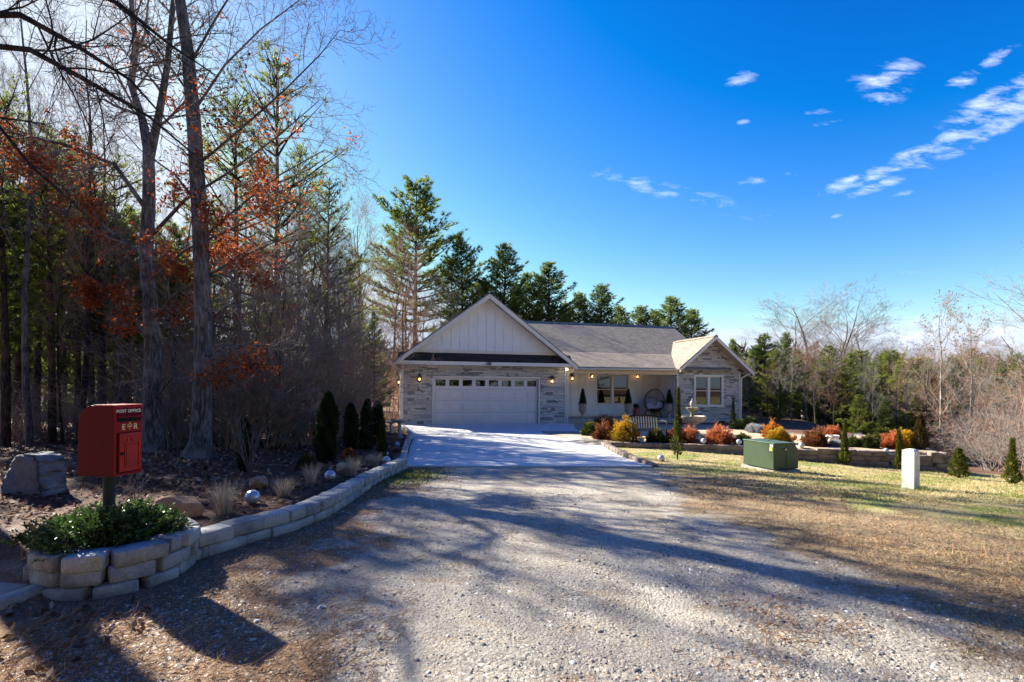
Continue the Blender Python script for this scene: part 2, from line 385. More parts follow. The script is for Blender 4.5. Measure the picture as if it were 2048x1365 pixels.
def ground_mat():
    n = NT('ground'); P = n.n('ShaderNodeTexCoord').outputs['Object']; n._o = P
    at_ = lambda k: n.n('ShaderNodeAttribute', attribute_name=k).outputs['Fac']
    def sharpen(a, nf, k=2.2): return n.math('ADD', n.math('MULTIPLY', n.math('SUBTRACT', n.math('ADD', a, n.math('MULTIPLY', n.math('SUBTRACT', nf, .5), 1.1)), .5), k), .5, True)
    fine = n.noise(38, 6, .75); mid = n.noise(7, 5, .65); big = n.noise(1.1, 4, .6)
    vo = n.n('ShaderNodeTexVoronoi', {'Vector': P, 'Scale': 55, 'Randomness': 1}); stone = vo.outputs['Color']
    sv = n.n('ShaderNodeSeparateColor', {0: stone}).outputs[0]
    vo2 = n.n('ShaderNodeTexVoronoi', {'Vector': P, 'Scale': 120, 'Randomness': 1}); sv2 = n.n('ShaderNodeSeparateColor', {0: vo2.outputs['Color']}).outputs[1]
    gcol = n.ramp(sv, [(0, (.07, .07, .072)), (.25, (.24, .225, .205)), (.6, (.43, .385, .33)), (.85, (.58, .47, .36)), (1, (.82, .78, .72))])
    gcol2 = n.ramp(sv2, [(0, (.16, .15, .135)), (.5, (.37, .33, .28)), (1, (.58, .51, .42))])
    gcol = n.mix(n.ramp(mid, [(.38, .25), (.62, .8)]), gcol, gcol2)
    dust = n.ramp(big, [(.35, (.43, .385, .325)), (.65, (.35, .295, .235))])
    gcol = n.mix(n.ramp(n.noise(2.3, 5, .7), [(.4, .15), (.66, .7)]), gcol, dust)
    tracks = n.noise(1.0, 4, .6, n.n('ShaderNodeMapping', {'Vector': P, 'Scale': (1.5, .22, 1), 'Rotation': (0, 0, .12)}).outputs[0])
    gcol = n.mix(n.ramp(tracks, [(.46, 0.), (.60, .55)]), gcol, n.ramp(fine, [(.3, (.13, .11, .09)), (.7, (.30, .26, .21))]))
    gcol = n.mix(n.math('MULTIPLY', sharpen(at_('w_track'), mid, 1.2), .6), gcol, n.ramp(fine, [(.3, (.30, .265, .225)), (.7, (.50, .455, .395))]))
    # pine straw drifts on the gravel
    straw_f = n.ramp(n.noise(1.7, 6, .7, n.n('ShaderNodeMapping', {'Vector': P, 'Scale': (1, 1.7, 1), 'Location': (3, 7, 0)}).outputs[0]), [(.56, 0.), (.68, .75)])
    straw_s = n.noise(30, 5, .8, n.n('ShaderNodeMapping', {'Vector': P, 'Scale': (1, 2.4, 1), 'Rotation': (0, 0, .6)}).outputs[0], 1.2)
    straw = n.ramp(straw_s, [(.3, (.09, .05, .028)), (.55, (.25, .145, .08)), (.75, (.44, .30, .19))])
    gcol = n.mix(straw_f, gcol, straw)
    dcol = n.ramp(fine, [(.3, (.07, .045, .03)), (.5, (.19, .12, .075)), (.72, (.40, .29, .19))])
    dcol = n.mix(n.ramp(mid, [(.45, 0.), (.6, .9)]), dcol, straw)
    lcol = n.ramp(fine, [(.28, (.19, .14, .06)), (.5, (.42, .34, .18)), (.72, (.60, .52, .31))])
    lcol = n.mix(n.ramp(n.noise(2.1, 5, .7), [(.45, 0.), (.66, .75)]), lcol, n.ramp(fine, [(.3, (.14, .065, .03)), (.7, (.38, .21, .11))]))
    grn = n.ramp(fine, [(.3, (.08, .095, .018)), (.7, (.30, .34, .08))])
    bcol = n.ramp(n.noise(26, 6, .75), [(.34, (.018, .009, .007)), (.52, (.085, .036, .024)), (.72, (.24, .13, .09))])
    ycol = n.ramp(fine, [(.3, (.34, .24, .15)), (.7, (.62, .46, .32))])
    wcol = n.ramp(n.noise(14, 6, .75), [(.34, (.035, .018, .012)), (.52, (.12, .062, .04)), (.72, (.30, .18, .12))])
    c = n.mix(sharpen(at_('w_dirt'), mid), gcol, dcol)
    c = n.mix(sharpen(at_('w_lawn'), mid), c, lcol)
    c = n.mix(n.math('MULTIPLY', sharpen(at_('w_brown'), mid, 1.5), .85), c, n.ramp(fine, [(.3, (.09, .055, .033)), (.52, (.23, .155, .095)), (.72, (.44, .33, .22))]))
    c = n.mix(n.math('MULTIPLY', sharpen(at_('w_green'), fine, 1.4), .9), c, grn)
    c = n.mix(at_('w_bed'), c, bcol); c = n.mix(at_('w_yard'), c, ycol); c = n.mix(sharpen(at_('w_wood'), mid), c, wcol)
    h = n.math('ADD', n.math('MULTIPLY', n.math('SUBTRACT', 1, vo.outputs['Distance']), .6), fine)
    h = n.math('ADD', h, n.math('MULTIPLY', mid, .8))
    return n.pbr(c, .92, 0, n.bump(h, .9, .010), .2)
gm = ground_mat()
V3 = np.stack([GX.ravel(), GY.ravel(), GZ.ravel()], -1)
for k, nm in enumerate(('gravel_road', 'lawn', 'planting_bed_ground', 'garden_ground', 'forest_floor')):
    q = quads[zone == k]; used = np.unique(q); rem = np.full(len(V3), -1); rem[used] = np.arange(len(used))
    me = np_mesh(nm, V3[used], [rem[q]], smooth=True, attrs={a: b[used] for a, b in A.items()})
    tag(link(nm, me, gm), kind='structure')

# driveway slab
def concrete():
    n = NT('driveway_concrete'); f = n.noise(1.2, 6, .65); g = n.noise(60, 4, .7)
    c = n.ramp(f, [(.3, (.66, .64, .60)), (.7, (.78, .755, .71))]); c = n.mix(.35, c, n.ramp(g, [(.35, (.40, .39, .38)), (.65, (.66, .65, .63))]))
    c = n.mix(n.ramp(n.noise(.9, 6, .75, n.n('ShaderNodeMapping', {'Vector': n.obj(), 'Scale': (1.6, .35, 1)}).outputs[0]), [(.48, 0.), (.66, .4)]), c, (.47, .44, .40))
    return n.pbr(c, .8, 0, n.bump(g, .25, .004), .3)
M['concrete_slab'] = concrete()
mb = MB(); ys = list(np.linspace(10.25, 24.0, 60)); L_, R_ = [], []
vs = []; NXS = 12
for j, y in enumerate(ys):
    a, b = in_slab_x(y)
    for i in range(NXS+1):
        f = i/NXS; yy = y+(f*.42)*(1-j/(len(ys)-1))  # the front edge is not quite square to the view
        xx = a+(b-a)*f; vs.append((xx, yy, -.46*float(ss(4, 14, yy))+.035))
n0 = len(vs); fs = []
for j in range(len(ys)-1):
    for i in range(NXS):
        p = j*(NXS+1)+i; fs.append((p, p+1, p+NXS+2, p+NXS+1))
rim = [i for i in range(NXS+1)]+[j*(NXS+1)+NXS for j in range(1, len(ys))]
rim_l = [j*(NXS+1) for j in range(len(ys)-1, 0, -1)]
loop = rim_l+rim
for i in loop: vs.append((vs[i][0], vs[i][1], vs[i][2]-.14))
for k in range(len(loop)-1): fs.append((loop[k], n0+k, n0+k+1, loop[k+1]))
mb.add(vs, fs); tag(mb.build('driveway', M['concrete_slab']), kind='structure')
# saw-cut joints
mj = MB()
for y in (13.6, 17.2, 20.6):
    a, b = in_slab_x(y); z = -.46*float(ss(4, 14, y))+.037
    mj.add([(a+.02, y, z), (b-.02, y+.2, z+.0), (b-.02, y+.212, z), (a+.02, y+.012, z)], [(0, 1, 2, 3)])
tag(mj.build('driveway_joints', simple('joint_dark', (.20, .195, .19), .9)), kind='structure')

# ------------------------------------------------------------------ blocks and walls
def block_mat(name, c0, c1):
    n = NT(name); f = n.noise(9, 6, .7); g = n.noise(70, 5, .8); b = n.noise(2.6, 2)
    c = n.ramp(f, [(.3, c0), (.7, c1)]); c = n.mix(.45, c, n.ramp(g, [(.35, tuple(x*.6 for x in c0)), (.65, tuple(min(1, x*1.2) for x in c1))]))
    c = n.mix(n.ramp(n.noise(4.5, 7, .75), [(.46, 0.), (.62, .75)]), c, tuple(x*.5 for x in c0))
    a = n.n('ShaderNodeAttribute', attribute_name='tint').outputs['Fac']
    c = n.mix(1, c, n.ramp(a, [(0, (.78, .77, .76)), (1, (1.12, 1.1, 1.06))]), 'MULTIPLY')
    h = n.math('ADD', g, n.math('MULTIPLY', n.noise(22, 4), 1.3))
    return n.pbr(c, .9, 0, n.bump(h, .6, .006), .2)
M['block'] = block_mat('concrete_wall_block', (.34, .335, .32), (.56, .55, .525))
M['block_tan'] = block_mat('tan_wall_block', (.20, .155, .13), (.34, .275, .24))
def rough_block(V, Fc, T, c, d, L, H, Dp, r, taper=0.):
    """tumbled block: chamfered, jittered box; d = unit direction along its length"""
    nx, ny, nz = 5, 4, 4
    px, py, pz = [np.linspace(-1, 1, k) for k in (nx, ny, nz)]
    px[1] = -.90; px[-2] = .90; py[1] = -.86; py[-2] = .86; pz[1] = -.78; pz[-2] = .78
    pts = {}; vs = []; fs = []
    def vid(i, j, k):
        key = (i, j, k)
        if key not in pts:
            x, y, z = px[i], py[j], pz[k]; e = [i in (0, nx-1), j in (0, ny-1), k in (0, nz-1)]
            if sum(e) >= 2:
                s_ = .0
                if e[0]: x *= 1-.045*(sum(e)-1)*min(1, .3/L*.6)
                if e[1]: y *= 1-.05*(sum(e)-1)
                if e[2]: z *= 1-.085*(sum(e)-1)
            pts[key] = len(vs); vs.append((x, y, z))
        return pts[key]
    for (A_, B_, fixed) in (((nx, ny), 'z', nz), ((nx, nz), 'y', ny), ((ny, nz), 'x', nx)):
        for side in (0, fixed-1):
            for i in range(A_[0]-1):
                for j in range(A_[1]-1):
                    if B_ == 'z': q = [vid(i, j, side), vid(i+1, j, side), vid(i+1, j+1, side), vid(i, j+1, side)]
                    elif B_ == 'y': q = [vid(i, side, j), vid(i+1, side, j), vid(i+1, side, j+1), vid(i, side, j+1)]
                    else: q = [vid(side, i, j), vid(side, i+1, j), vid(side, i+1, j+1), vid(side, i, j+1)]
                    fs.append(q if (side == 0) == (B_ != 'y') else q[::-1])
    v = np.array(vs); v = v+r.normal(0, 1, v.shape)*np.array([.018, .03, .035])
    v[:, 0] *= (1-taper*.5*(v[:, 1]))          # narrower at the back
    v = v*np.array([L/2, Dp/2, H/2])
    dx, dy = d; w = np.stack([c[0]+v[:, 0]*dx-v[:, 1]*dy, c[1]+v[:, 0]*dy+v[:, 1]*dx, c[2]+v[:, 2]], -1)
    n0 = sum(len(a) for a in V); V.append(w); Fc.append(np.array(fs)[:, ::-1]+n0); T.append(np.full(len(w), r.random()))
def course_wall(name, path, ztop, courses, label, cat='wall', mat='block', H=.10, L=.30, Dp=.20, seed=1, parent=None, closed=False, zf=None, group=None):
    """path: list of (x, y) along the wall centre; ztop(s) -> top height"""
    r = rng(seed); V, Fc, T = [], [], []
    P = np.array(path, float)
    if closed: P = np.vstack([P, P[:1]])
    seg = np.linalg.norm(np.diff(P, axis=0), axis=1); S = np.concatenate([[0], np.cumsum(seg)]); tot_ = S[-1]
    for c in range(courses):
        s = -(.5*L if c % 2 else 0)*(0 if closed else 1)+(L*.37*c if closed else 0); s_end = tot_+(L*.37*c if closed else 0)
        while s < s_end-.04:
            l = L*r.uniform(.72, 1.15)
            if s+l > s_end-.08: l = s_end-s
            m = s+l/2; mm = m % tot_ if closed else min(max(m, 0), tot_)
            x = np.interp(mm, S, P[:, 0]); y = np.interp(mm, S, P[:, 1])
            a = np.array([np.interp((mm-l*.45) % tot_ if closed else max(mm-l*.45, 0), S, P[:, k]) for k in (0, 1)])
            b = np.array([np.interp((mm+l*.45) % tot_ if closed else min(mm+l*.45, tot_), S, P[:, k]) for k in (0, 1)])
            d = (b-a)/(np.linalg.norm(b-a)+1e-9)
            if s < 0 and not closed: l = l+s; s = 0.; x = np.interp(l/2, S, P[:, 0]); y = np.interp(l/2, S, P[:, 1])
            z = ztop(mm)-H*(c+.5)
            if zf is None or z+H*.5 > zf(x, y)-.02:
                off = r.normal(0, .007)
                rough_block(V, Fc, T, (x-d[1]*off, y+d[0]*off, z+r.normal(0, .0025)), d, max(l-.006, .06), H*.965, Dp*r.uniform(.93, 1.04), r, .10)
            s += l
    me = np_mesh(name, np.vstack(V), [np.vstack(Fc)], tint=np.concatenate(T))
    o = link(name, me, M[mat], parent)
    if parent is None: tag(o, label, cat, group)
    return o

# ------------------------------------------------------------------ vegetation makers
def blades(pos, dr, k, length, width, spread, r, tint=None, flat=False, quad=False, lvar=.35):
    """k thin leaves at each of pos, leaning round dr"""
    n = len(pos)*k; p = np.repeat(pos, k, 0); d = np.repeat(dr, k, 0)+r.normal(0, spread, (n, 3)); d /= np.linalg.norm(d, axis=1, keepdims=True)+1e-9
    s = np.cross(d, r.normal(0, 1, (n, 3))); s /= np.linalg.norm(s, axis=1, keepdims=True)+1e-9
    l = length*(1+r.uniform(-lvar, lvar, (n, 1))); w = width*(1+r.uniform(-.3, .3, (n, 1)))
    t = r.random(n) if tint is None else np.clip(np.repeat(tint, k)+r.normal(0, .13, n), 0, 1)
    if quad:
        v = np.stack([p, p+d*l*.5+s*w*.5, p+d*l, p+d*l*.5-s*w*.5], 1).reshape(-1, 3); f = np.arange(n*4).reshape(-1, 4); return v, f, np.repeat(t, 4)
    v = np.stack([p+s*w*.5, p-s*w*.5, p+d*l], 1).reshape(-1, 3); f = np.arange(n*3).reshape(-1, 3); return v, f, np.repeat(t, 3)
def fol_mesh(name, parts):
    V, T = [], []; F3, F4 = [], []; n0 = 0
    for v, f, t in parts:
        V.append(v); T.append(t); (F4 if f.shape[1] == 4 else F3).append(f+n0); n0 += len(v)
    fl = []
    if F3: fl.append(np.vstack(F3))
    if F4: fl.append(np.vstack(F4))
    return np_mesh(name, np.vstack(V), fl, tint=np.concatenate(T))
def grow(r, p, d, L, rad, lvl, maxl, out, P):
    """recursive limb: out gets (points, radii, level)"""
    n = max(3, int(P['seg'][min(lvl, len(P['seg'])-1)])); pts = [np.array(p, float)]; rads = [rad]; d = np.array(d, float); d /= np.linalg.norm(d)
    end = rad*P['taper'][min(lvl, len(P['taper'])-1)]
    for i in range(n):
        d = d+r.normal(0, P['wander'][min(lvl, len(P['wander'])-1)], 3)+np.array([0, 0, P['up'][min(lvl, len(P['up'])-1)]]); d /= np.linalg.norm(d)
        pts.append(pts[-1]+d*L/n); rads.append(rad+(end-rad)*(i+1)/n)
    out.append((np.array(pts), np.array(rads), lvl))
    if lvl >= maxl: return
    k = P['kids'][lvl]; a0 = r.uniform(0, 6.28)
    for j in range(k):
        f = P['start'][lvl]+(1-P['start'][lvl])*((j+r.uniform(.1, .9))/k); i = min(int(f*n), n-1); q = pts[i]+(pts[i+1]-pts[i])*(f*n-i)
        dd = pts[i+1]-pts[i]; dd = dd/np.linalg.norm(dd); a = a0+j*2.4+r.normal(0, .4)
        o = np.cross(dd, [0, 0, 1.]) if abs(dd[2]) < .95 else np.array([1., 0, 0]); o /= np.linalg.norm(o); o2 = np.cross(dd, o)
        side = o*math.cos(a)+o2*math.sin(a); an = R(P['angle'][lvl])*r.uniform(.7, 1.25)
        nd = dd*math.cos(an)+side*math.sin(an)
        rr_ = rads[i]*P['rk'][lvl]*r.uniform(.75, 1.1)
        ln = L*P['lk'][lvl]*r.uniform(.65, 1.2)*(1-P['short'][lvl]*f)
        grow(r, q, nd, ln, max(rr_, P['rmin']), lvl+1, maxl, out, P)
def limbs_mesh(name, out, sides=(10, 6, 4, 3, 3, 3)):
    V, F4 = [], []; n0 = 0
    for pts, rads, lvl in out:
        n = sides[min(lvl, len(sides)-1)]; k = len(pts); t = np.gradient(pts, axis=0); t /= np.linalg.norm(t, axis=1, keepdims=True)+1e-9
        ref = np.array([1., 0, 0]) if abs(t[0][0]) < .8 else np.array([0, 1., 0])
        a = np.cross(t, ref); a /= np.linalg.norm(a, axis=1, keepdims=True)+1e-9; b = np.cross(t, a)
        ang = np.arange(n)*2*math.pi/n
        ring = pts[:, None, :]+rads[:, None, None]*(a[:, None, :]*np.cos(ang)[None, :, None]+b[:, None, :]*np.sin(ang)[None, :, None])
        V.append(ring.reshape(-1, 3)); i = np.arange(k-1)[:, None]*n; j = np.arange(n)[None, :]; j2 = (j+1) % n
        F4.append(np.stack([i+j, i+j2, i+n+j2, i+n+j], -1).reshape(-1, 4)+n0); n0 += k*n
    return np_mesh(name, np.vstack(V), [np.vstack(F4)], smooth=True)

def bare_tree(seed, H=10, r0=.14, kids=(16, 8, 7, 4), maxl=4, up=(.0, .05, .05, .06, .05), angle=(48, 42, 40, 38), start=(.28, .2, .2, .2), wander=(.05, .10, .13, .15, .15), lk=(.50, .50, .55, .6), rmin=.004, short=(.55, .4, .3, .3)):
    r = rng(seed); out = []
    grow(r, (0, 0, -.1), (r.normal(0, .03), r.normal(0, .03), 1), H, r0, 0, maxl, out,
         dict(seg=(14, 7, 5, 4, 3), taper=(.12, .2, .3, .4, .5), wander=wander, up=up, kids=kids, start=start, angle=angle, rk=(.42, .5, .6, .75), lk=lk, short=short, rmin=rmin))
    return [o for o in out if o[2] <= 1], [o for o in out if o[2] >= 2], out
def tip_points(out, lvl, per, r):
    P, D = [], []
    for pts, rads, l in out:
        if l < lvl: continue
        for _ in range(per):
            i = r.integers(0, len(pts)-1); f = r.random(); P.append(pts[i]*(1-f)+pts[i+1]*f); D.append(pts[i+1]-pts[i])
    P = np.array(P); D = np.array(D); D /= np.linalg.norm(D, axis=1, keepdims=True)+1e-9; return P, D

def pine_tree(seed, H=10, crown0=.3, width=2.2, whorl=.42, nb=5, tuft=(.19, .030, 11), dense=1.35, shape=1.0, rise=.25, open_=0.0, r0=.13, irregular=.25):
    """white-pine-like: whorls of level limbs carrying tufts of needles"""
    r = rng(seed); limbs = [];
    k = 12; bend = r.normal(0, .015, 2)
    tp = np.stack([np.linspace(0, 1, k)**2*bend[0]*H, np.linspace(0, 1, k)**2*bend[1]*H, np.linspace(-.1, H*.985, k)], -1)
    limbs.append((tp, np.linspace(r0, .015, k)**1.0, 0))
    P, D, T = [], [], []
    z = H*crown0
    while z < H*.97:
        f = (z/H-crown0)/(1-crown0); prof = (1-f)**(.75*shape)*min(1, .45+f*3.2)
        for j in range(nb):
            if r.random() < open_: continue
            a = r.uniform(0, 2*math.pi); L = width*prof*(1+r.normal(0, irregular))+.12; L = max(L, .12)
            n = 5; p = np.array([np.interp(z, tp[:, 2], tp[:, 0]), np.interp(z, tp[:, 2], tp[:, 1]), z]); d = np.array([math.cos(a), math.sin(a), r.normal(rise*.5+f*.75, .12)])
            pts = [p]
            for i in range(n):
                d = d/np.linalg.norm(d); pts.append(pts[-1]+d*L/n); d = d+np.array([0, 0, .06])+r.normal(0, .06, 3)
            pts = np.array(pts); limbs.append((pts, np.linspace(.018+.012*L, .006, n+1), 2))
            # side twigs with tufts
            nt = max(4, int(L*11*dense)); tone = r.uniform(.15, .75)
            for i in range(nt):
                g = r.uniform(.22, 1) if L > .6 else r.uniform(0, 1); q = np.array([np.interp(g*n, np.arange(n+1), pts[:, c]) for c in range(3)])
                sd = np.array([-math.sin(a), math.cos(a), 0])*r.choice((-1, 1)); off = r.uniform(0, .38)*L*(1.15-g)*.9+.03
                dd = np.array([math.cos(a), math.sin(a), 0])*.7+sd*.9+np.array([0, 0, r.uniform(.05, .55)])
                dd /= np.linalg.norm(dd); q2 = q+dd*off
                if off > .18: limbs.append((np.array([q, (q+q2)/2+[0, 0, -.01], q2]), np.array([.006, .005, .004]), 3))
                P.append(q2); D.append(dd+np.array([0, 0, .45])); T.append(np.clip(tone+.25*(g-.5), 0, 1))
        z += whorl*r.uniform(.75, 1.3)*(1-.35*f)
    for i in range(10):   # leader
        P.append(np.array([tp[-1, 0], tp[-1, 1], H*(.94+.06*i/10)])+r.normal(0, .03, 3)); D.append(np.array([r.normal(0, .4), r.normal(0, .4), 1.])); T.append(.6)
    P, D, T = np.array(P), np.array(D), np.array(T); D /= np.linalg.norm(D, axis=1, keepdims=True)
    ln, wd, kk = tuft
    return [l for l in limbs if l[2] == 0], [l for l in limbs if l[2] > 0], fol_mesh('crown', [blades(P, D, kk, ln, wd, .55, r, T)])

TEMPL = {}
def template(key, trunk_mat, parts):
    """parts: list of (name, mesh, material)"""
    for nme, me, mt in parts:
        if len(me.materials) == 0 and mt: me.materials.append(mt)
    TEMPL[key] = [(nme, me) for nme, me, mt in parts]
def plant(key, name, x, y, h, label, cat, group=None, rz=None, sx=1.0, base=10.0, z=None, tilt=0, kind=None):
    s = h/base; o = empty(name, (x, y, gz(x, y) if z is None else z), random.uniform(0, 6.28) if rz is None else rz, (s*sx, s*sx, s))
    if tilt: o.rotation_euler[0] = tilt
    tag(o, label, cat, group, kind)
    for nme, me in TEMPL[key]:
        c = bpy.data.objects.new(nme, me); C.objects.link(c); c.parent = o
    return o
random.seed(11)

for i, (sd, kw) in enumerate(((3, {}), (8, dict(kids=(13, 9, 7, 4), angle=(38, 40, 40, 38))), (21, dict(kids=(18, 7, 7, 4), start=(.4, .2, .2, .2))))):
    tr, tw, allb = bare_tree(sd, **kw)
    tmesh = limbs_mesh('trunk', tr); wmesh = limbs_mesh('branches', tw, (3, 3, 3, 3, 3, 3))
    template(f'bare{i}', None, [('trunk', tmesh, M['bark_grey']), ('branches', wmesh, M['twig_grey'])])
    t2 = tmesh.copy(); w2 = wmesh.copy(); t2.materials.clear(); w2.materials.clear()
    template(f'barebrown{i}', None, [('trunk', t2, M['bark_dark']), ('branches', w2, M['twig_brown'])])
    if i == 1:
        t3 = tmesh.copy(); t3.materials.clear(); w3 = wmesh.copy(); w3.materials.clear(); r = rng(40)
        P, D = tip_points(allb, 3, 1, r); sel = r.random(len(P)) < .75
        lm = fol_mesh('leaves', [blades(P[sel], D[sel], 2, .13, .075, .8, r, None, quad=True)])
        sel2 = r.random(len(P)) < .16; lm2 = fol_mesh('leaves', [blades(P[sel2], D[sel2], 2, .10, .055, .8, r, None, quad=True)])
        template('paletree', None, [('trunk', t3.copy(), None), ('branches', w3.copy(), None), ('leaves', lm2, M['brown_leaf'])]); TEMPL['paletree'][0][1].materials.append(M['bark_pale']); TEMPL['paletree'][1][1].materials.append(M['twig_grey'])
        template('brownleaf', None, [('trunk', t3, M['bark_pale']), ('branches', w3, M['twig_brown']), ('leaves', lm, M['brown_leaf'])])
# pines
for key, kw, mt in (('pineF', dict(seed=9, crown0=.22, width=1.9, whorl=.40, irregular=.45, shape=.7, dense=.55, open_=.15, nb=5, tuft=(.21, .022, 8)), 'pine_warm'), ('pineA', dict(seed=1, crown0=.32, width=2.5, whorl=.38, nb=6, irregular=.32, shape=.85), 'pine'),
                    ('pineB', dict(seed=2, crown0=.10, width=2.1, whorl=.34, irregular=.2, shape=1.1, dense=1.1), 'pine'),
                    ('pineC', dict(seed=4, crown0=.06, width=2.6, whorl=.32, nb=6, irregular=.30, shape=1.0, rise=.7, dense=1.2), 'pine_blue'),
                    ('pineD', dict(seed=6, crown0=.45, width=1.6, whorl=.48, irregular=.45, shape=.6, dense=.8, open_=.2, tuft=(.21, .022, 8)), 'pine_warm'),
                    ('pineE', dict(seed=7, crown0=.05, width=2.0, whorl=.33, irregular=.25, shape=.9, dense=1.2), 'pine_warm')):
    a, b, c = pine_tree(**kw)
    template(key, None, [('trunk', limbs_mesh('trunk', a), M['bark_pine']), ('branches', limbs_mesh('branches', b, (4, 4, 3, 3)), M['bark_dark']), ('crown', c, M[mt])])
# thicket shrubs: many thin stems
for i, sd in enumerate((5, 9)):
    r = rng(sd); out = []
    for s in range(15):
        a = r.uniform(0, 6.28); q = r.uniform(0, .9)
        grow(r, (math.cos(a)*q, math.sin(a)*q, -.1), (math.cos(a)*.35+r.normal(0, .2), math.sin(a)*.35+r.normal(0, .2), 1), r.uniform(5, 10), .05, 1, 4, out,
             dict(seg=(8, 8, 5, 4, 3), taper=(.2, .2, .3, .4, .5), wander=(.08, .10, .14, .16, .16), up=(.0, .0, .03, .03, .03), kids=(0, 9, 5, 3), start=(.2, .12, .15, .2), angle=(45, 46, 44, 40), rk=(.5, .5, .6, .7), lk=(.5, .38, .5, .5), short=(.3, .3, .3, .3), rmin=.010))
    template(f'thicket{i}', None, [('stems', limbs_mesh('stems', out, (4, 4, 3, 3, 3)), M['twig_brown'] if i == 0 else M['twig_grey'])])

# shaped evergreens
def cone_conifer(name, x, y, z, H, Wd, mat, label, seed, prof='cone', n=None, lean=0, cat='shrub', group=None, blade=.07, trunk0=.0, core=True):
    r = rng(seed); n = n or int(2600*min(2.2, max(.35, H*Wd*2.4)))
    u = r.random(n)**.85; th = r.uniform(0, 2*math.pi, n)
    if prof == 'cone': rad = (1-u)**.72*np.minimum(1, .72+u*2.5)
    elif prof == 'column': rad = np.minimum(1, (1-u)*3.2)**.6*np.minimum(1, .82+u*1.5)
    elif prof == 'wisp': rad = np.interp(u, [0, .09, .2, .3, .42, .52, .62, .78, 1], [.4, 1, .85, .45, .52, .42, .24, .13, .035])*r.uniform(.55, 1.1, n)
    lump = 1+.13*np.sin(th*3+u*9+seed)+.09*np.sin(th*5-u*17+seed)
    rr_ = rad*lump*Wd/2*r.uniform(.72, 1.03, n)
    P = np.stack([rr_*np.cos(th)+lean*u*H, rr_*np.sin(th), trunk0+u*(H-trunk0)], -1)
    D = np.stack([np.cos(th)*.55, np.sin(th)*.55, np.full(n, .95)], -1)
    o = empty(name, (x, y, z)); tag(o, label, cat, group)
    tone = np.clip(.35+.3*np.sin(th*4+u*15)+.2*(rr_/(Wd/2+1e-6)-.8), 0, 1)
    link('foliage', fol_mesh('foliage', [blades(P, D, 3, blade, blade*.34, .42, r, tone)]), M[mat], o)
    m = MB(); m.tube([(0, 0, -.05), (lean*.5*H, 0, H*.5), (lean*H, 0, H*.93)], [max(.012, Wd*.05), max(.008, Wd*.03), .004], 6); m.build('stem', M['bark_dark'], o)
    if core:
        k = 10; prf = []
        for i in range(k+1):
            uu = i/k
            ra = {'cone': (1-uu)**.72*min(1, .72+uu*2.5), 'column': min(1, (1-uu)*3.2)**.6*min(1, .82+uu*1.5), 'wisp': (.45 if uu < .35 else .25*(1-uu))}[prof]
            prf.append((max(.003, ra*Wd/2*.70), trunk0+uu*(H-trunk0)*.96))
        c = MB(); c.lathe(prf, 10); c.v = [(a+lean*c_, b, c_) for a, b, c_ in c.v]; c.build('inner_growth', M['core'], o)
    return o
def round_shrub(name, x, y, z, Wd, H, mat, label, seed, n=None, blade=.06, bw=.3, cat='shrub', group=None, loose=.25, core=True, quad=False, k=3, rag=.15):
    r = rng(seed); n = n or int(1500*min(2.4, max(.45, Wd*2.2)))
    d = r.normal(0, 1, (n, 3)); d /= np.linalg.norm(d, axis=1, keepdims=True); d[:, 2] = np.abs(d[:, 2])*1.0-.12
    lump = 1+rag*np.sin(d[:, 0]*5+seed)*np.cos(d[:, 1]*6+seed*2)+rag*.6*np.sin(d[:, 2]*9+d[:, 0]*7)
    q = (lump*r.uniform(1-loose, 1.02, n)*(1+.22*(r.random(n) < .12)*r.random(n)))[:, None]
    P = d*q*np.array([Wd/2, Wd/2, H*.93])+np.array([0, 0, .05*H]); P[:, 2] = np.maximum(P[:, 2], .0)
    D = d*np.array([.8, .8, .7])+np.array([0, 0, .45])
    o = empty(name, (x, y, z)); tag(o, label, cat, group)
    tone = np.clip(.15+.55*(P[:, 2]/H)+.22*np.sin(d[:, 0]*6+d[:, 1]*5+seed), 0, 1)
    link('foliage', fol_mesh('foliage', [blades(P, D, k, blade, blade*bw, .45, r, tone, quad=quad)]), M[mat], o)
    m = MB()
    for j in range(7):
        a = j*.9; m.tube([(0, 0, -.02), (math.cos(a)*Wd*.18, math.sin(a)*Wd*.18, H*.4), (math.cos(a)*Wd*.36, math.sin(a)*Wd*.36, H*.72)], [.012, .008, .003], 5)
    m.build('stems', M['bark_dark'], o)
    if core:
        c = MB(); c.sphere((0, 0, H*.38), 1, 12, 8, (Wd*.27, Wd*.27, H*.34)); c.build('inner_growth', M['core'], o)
    return o
def grass_clump(name, x, y, z, Wd, H, label, seed, mat='dry', n=150, group=None):
    r = rng(seed); V, T, Fs = [], [], []; n0 = 0
    for i in range(n):
        a = r.uniform(0, 6.28); q = r.uniform(0, .12)*Wd; l = H*r.uniform(.6, 1.1); ln = r.uniform(.05, .75)
        p0 = np.array([math.cos(a)*q, math.sin(a)*q, 0]); d = np.array([math.cos(a)*Wd*.5*ln, math.sin(a)*Wd*.5*ln, l])
        s = np.array([-math.sin(a), math.cos(a), 0])*.0022
        pts = [p0+d*f*np.array([f*.6+.4, f*.6+.4, 1.1-.1*f]) for f in (0, .35, .7, 1.0)]
        v = []
        for k, p in enumerate(pts): w = (1-.28*k); v += [p-s*w, p+s*w]
        V += v; t = r.random(); T += [t]*8
        Fs += [[n0+2*k, n0+2*k+1, n0+2*k+3, n0+2*k+2] for k in range(3)]; n0 += 8
    me = np_mesh(name, np.array(V), [np.array(Fs)], tint=np.array(T))
    o = link(name, me, M[mat], None, (x, y, z)); tag(o, label, 'grass clump', group); return o

def place(px, py):      # ground position below the picture point (px, py)
    p = gp(px, py); return p.x, p.y, p.z
def m_per_px(p): return p[1]/F

